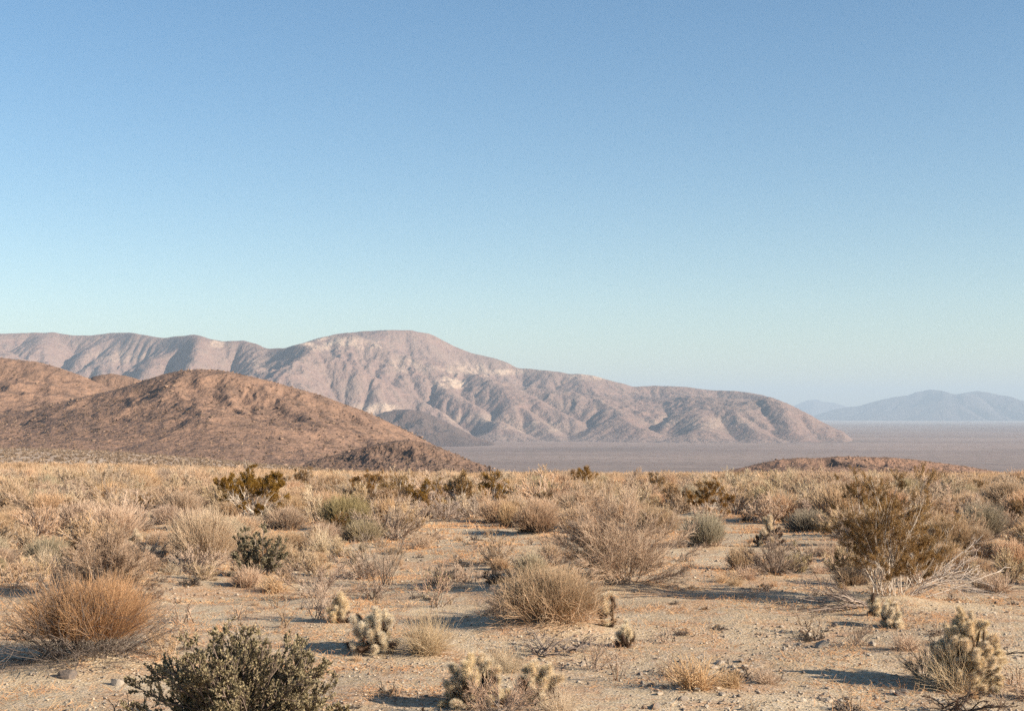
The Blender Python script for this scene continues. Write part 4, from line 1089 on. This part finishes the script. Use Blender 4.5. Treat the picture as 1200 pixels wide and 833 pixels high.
PATCH = [
    ((735, 885, 768, 832), 78, (4, 13), 'angular pale or grey stone in the rock scatter right of the golden chollas', 'stones of the central rock scatter'),
    ((905, 1025, 733, 762), 42, (3, 9), 'small stone beside the flat black twig mat', 'stones round the black twig mat'),
    ((925, 1075, 803, 832), 46, (4, 12), 'stone below the long shadow bar of the tall cholla', 'stones below the shadow bar'),
    ((1150, 1200, 765, 830), 26, (4, 10), 'stone on the ground right of the tall cream cholla', 'stones beside the tall cholla'),
    ((612, 690, 738, 790), 36, (3, 9), 'whitish stone around the dead grey sticks', 'stones among the dead sticks'),
    ((520, 600, 622, 655), 26, (2, 5), 'pebble in the gravel opening behind the black dead shrub', 'pebbles of the gravel opening'),
    ((1090, 1195, 700, 722), 14, (3, 7), 'dark pebble on the bare ground right of the fallen branch', 'dark pebbles on bare ground'),
    ((0, 34, 572, 604), 6, (5, 14), 'bleached block of rock in the brush at the left edge', 'bleached rocks at the left edge'),
]
for (x0, x1, y0, y1), cnt, (s0, s1), lab, grp in PATCH:
    for _ in range(cnt):
        stone(rr_.uniform(x0, x1) + rr_.normal(0, 8), rr_.uniform(y0, y1), 1.0 * s0 + (s1 * 1.15 - s0) * rr_.random()**2.2, lab, grp)
stone(768, 829, 20, 'largest cream boulder on the near edge of the central rock scatter')
stone(964, 758, 22, 'pale wedge of rock in front of the black twig mat')
stone(1022, 756, 12, 'grey white stone at the foot of the spiky dead shrub')
stone(763, 787, 9, 'upright white stone at the upper left of the rock scatter')
stone(838, 795, 16, 'cream block right of the small dark twig plant')
stone(138, 802, 20, 'flat grey stone half buried below the rust orange bush')
stone(80, 793, 26, 'flat pale slab half buried under the rust orange bush')

# ------------------------------------------------------------------ gravel and plant litter: stuff
def gravel():
    rng = np.random.default_rng(12); n = 42000
    y = np.sqrt(rng.uniform(10**2, 34**2, n)); y = np.where(rng.random(n) < .45, rng.uniform(10, 17, n), y); x = rng.uniform(-.41, .41, n) * y
    dn = fbm(x / 1.6, y / 1.1, 55, 3) + rng.normal(0, .22, n); keep = dn > .05; x, y = x[keep], y[keep]; n = len(x)
    s = .004 + .022 * rng.random(n)**3.4; s = s * (1 + (y > 18) * .5)
    O = np.array([[1, 0, 0], [0, 1, 0], [-1, 0, 0], [0, -1, 0], [0, 0, 1], [0, 0, -.6]], float)
    T = np.array([[0, 1, 4], [1, 2, 4], [2, 3, 4], [3, 0, 4], [1, 0, 5], [2, 1, 5], [3, 2, 5], [0, 3, 5]])
    V = O[None] * (1 + rng.normal(0, .3, (n, 6, 1))) * np.stack([np.ones(n), rng.uniform(.6, 1, n), rng.uniform(.4, .8, n)], 1)[:, None]
    a = rng.random(n) * 6.28; c, sn = np.cos(a)[:, None], np.sin(a)[:, None]
    V = np.stack([V[..., 0] * c - V[..., 1] * sn, V[..., 0] * sn + V[..., 1] * c, V[..., 2]], -1) * s[:, None, None]
    V = V + np.stack([x, y, gz(x, y) + s * .25], 1)[:, None]
    me = mesh_from('gravel', V.reshape(-1, 3), None, (T[None] + (np.arange(n) * 6)[:, None, None]).reshape(-1, 3), np.repeat(rng.random(n), 6))
    tag(part('gravel', me, M['rock']), 'loose granite gravel on the sand', kind='stuff')
gravel()
def litter():
    rng = np.random.default_rng(14); n = 230000
    y = np.sqrt(rng.uniform(10**2, 40**2, n)); x = rng.uniform(-.41, .41, n) * y
    dn = fbm(x / 1.3, y / .9, 66, 4); keep = dn + rng.normal(0, .09, n) > .12; x, y = x[keep], y[keep]; n = len(x)
    d = unit(np.stack([rng.normal(0, 1, n), rng.normal(0, 1, n), np.abs(rng.normal(.25, .4, n))], 1))
    L = rng.uniform(.03, .13, n); p = np.stack([x, y, gz(x, y) + .002], 1)
    mb = MB(); Pl = lines(p, d, L, 3, rng, .25); r = np.maximum(.0018, y / 1424 * .17)
    tubes(mb, Pl, np.stack([r, r * .8, r * .5], 1), rng)
    tag(part('plant_litter', mb.mesh('plant_litter'), M['litter']), 'rusty dried annuals and straw littering the sand', kind='stuff')
litter()

# ------------------------------------------------------------------ air
def haze():
    import bmesh
    bm = bmesh.new(); bmesh.ops.create_cube(bm, size=1.)
    me = bpy.data.meshes.new('haze'); bm.to_mesh(me); bm.free()
    o = bpy.data.objects.new('haze', me); link(o)
    z0, z1 = -175., 1150.
    o.location = (0, 30000, (z0 + z1) / 2); o.scale = (128000, 68000, z1 - z0)
    m = bpy.data.materials.new('haze_air'); m.use_nodes = True; nt = m.node_tree; nt.nodes.clear()
    out = nt.nodes.new('ShaderNodeOutputMaterial'); v = nt.nodes.new('ShaderNodeVolumePrincipled')
    v.inputs['Color'].default_value = (.60, .73, .88, 1); v.inputs['Density'].default_value = HAZE
    v.inputs['Anisotropy'].default_value = 0.
    nt.links.new(v.outputs[0], out.inputs['Volume']); me.materials.append(m)
    tag(o, 'thin blue desert air', kind='stuff')
HAZE = 3.8e-5
haze()

# ------------------------------------------------------------------ light, camera, render settings
SUN_EL, SUN_AZ = 23., 112.     # azimuth clockwise from the view direction (+Y)
w = bpy.data.worlds.new('World'); SC.world = w; w.use_nodes = True
nt = w.node_tree; bg = nt.nodes['Background']
sky = nt.nodes.new('ShaderNodeTexSky'); sky.sky_type = 'NISHITA'; sky.sun_disc = False
sky.sun_elevation = math.radians(SUN_EL); sky.sun_rotation = math.radians(SUN_AZ)
sky.altitude = 700; sky.air_density = 1.0; sky.dust_density = .45; sky.ozone_density = 1.2
hs = nt.nodes.new('ShaderNodeHueSaturation'); hs.inputs['Saturation'].default_value = 1.26; hs.inputs['Hue'].default_value = .498
nt.links.new(sky.outputs[0], hs.inputs['Color']); nt.links.new(hs.outputs[0], bg.inputs[0]); bg.inputs[1].default_value = .067

L = bpy.data.lights.new('sun', 'SUN'); L.energy = 5.0; L.angle = math.radians(.5); L.color = (1., .895, .735)
so = bpy.data.objects.new('sun', L); link(so)
e, a = math.radians(SUN_EL), math.radians(SUN_AZ)
sd = Vector((math.sin(a) * math.cos(e), math.cos(a) * math.cos(e), math.sin(e)))
so.rotation_mode = 'QUATERNION'; so.rotation_quaternion = Vector((0, 0, 1)).rotation_difference(sd); so.location = sd * 50 + Vector((0, 0, 10))

cam = bpy.data.cameras.new('camera'); cam.lens = F * 36 / 1200; cam.sensor_width = 36; cam.sensor_fit = 'HORIZONTAL'
cam.clip_start = .1; cam.clip_end = 250000
co = bpy.data.objects.new('camera', cam); link(co); co.location = (0, 0, CAM_Z); co.rotation_euler = (PI / 2 + TILT, 0, 0)
SC.camera = co
vs = SC.view_settings; vs.view_transform = 'Standard'; vs.look = 'None'; vs.exposure = 1.15; vs.gamma = 1.; vs.use_curve_mapping = False
SC.cycles.use_denoising = False
SC.cycles.volume_bounces = 0; SC.cycles.max_bounces = 5; SC.cycles.diffuse_bounces = 3; SC.cycles.transmission_bounces = 3
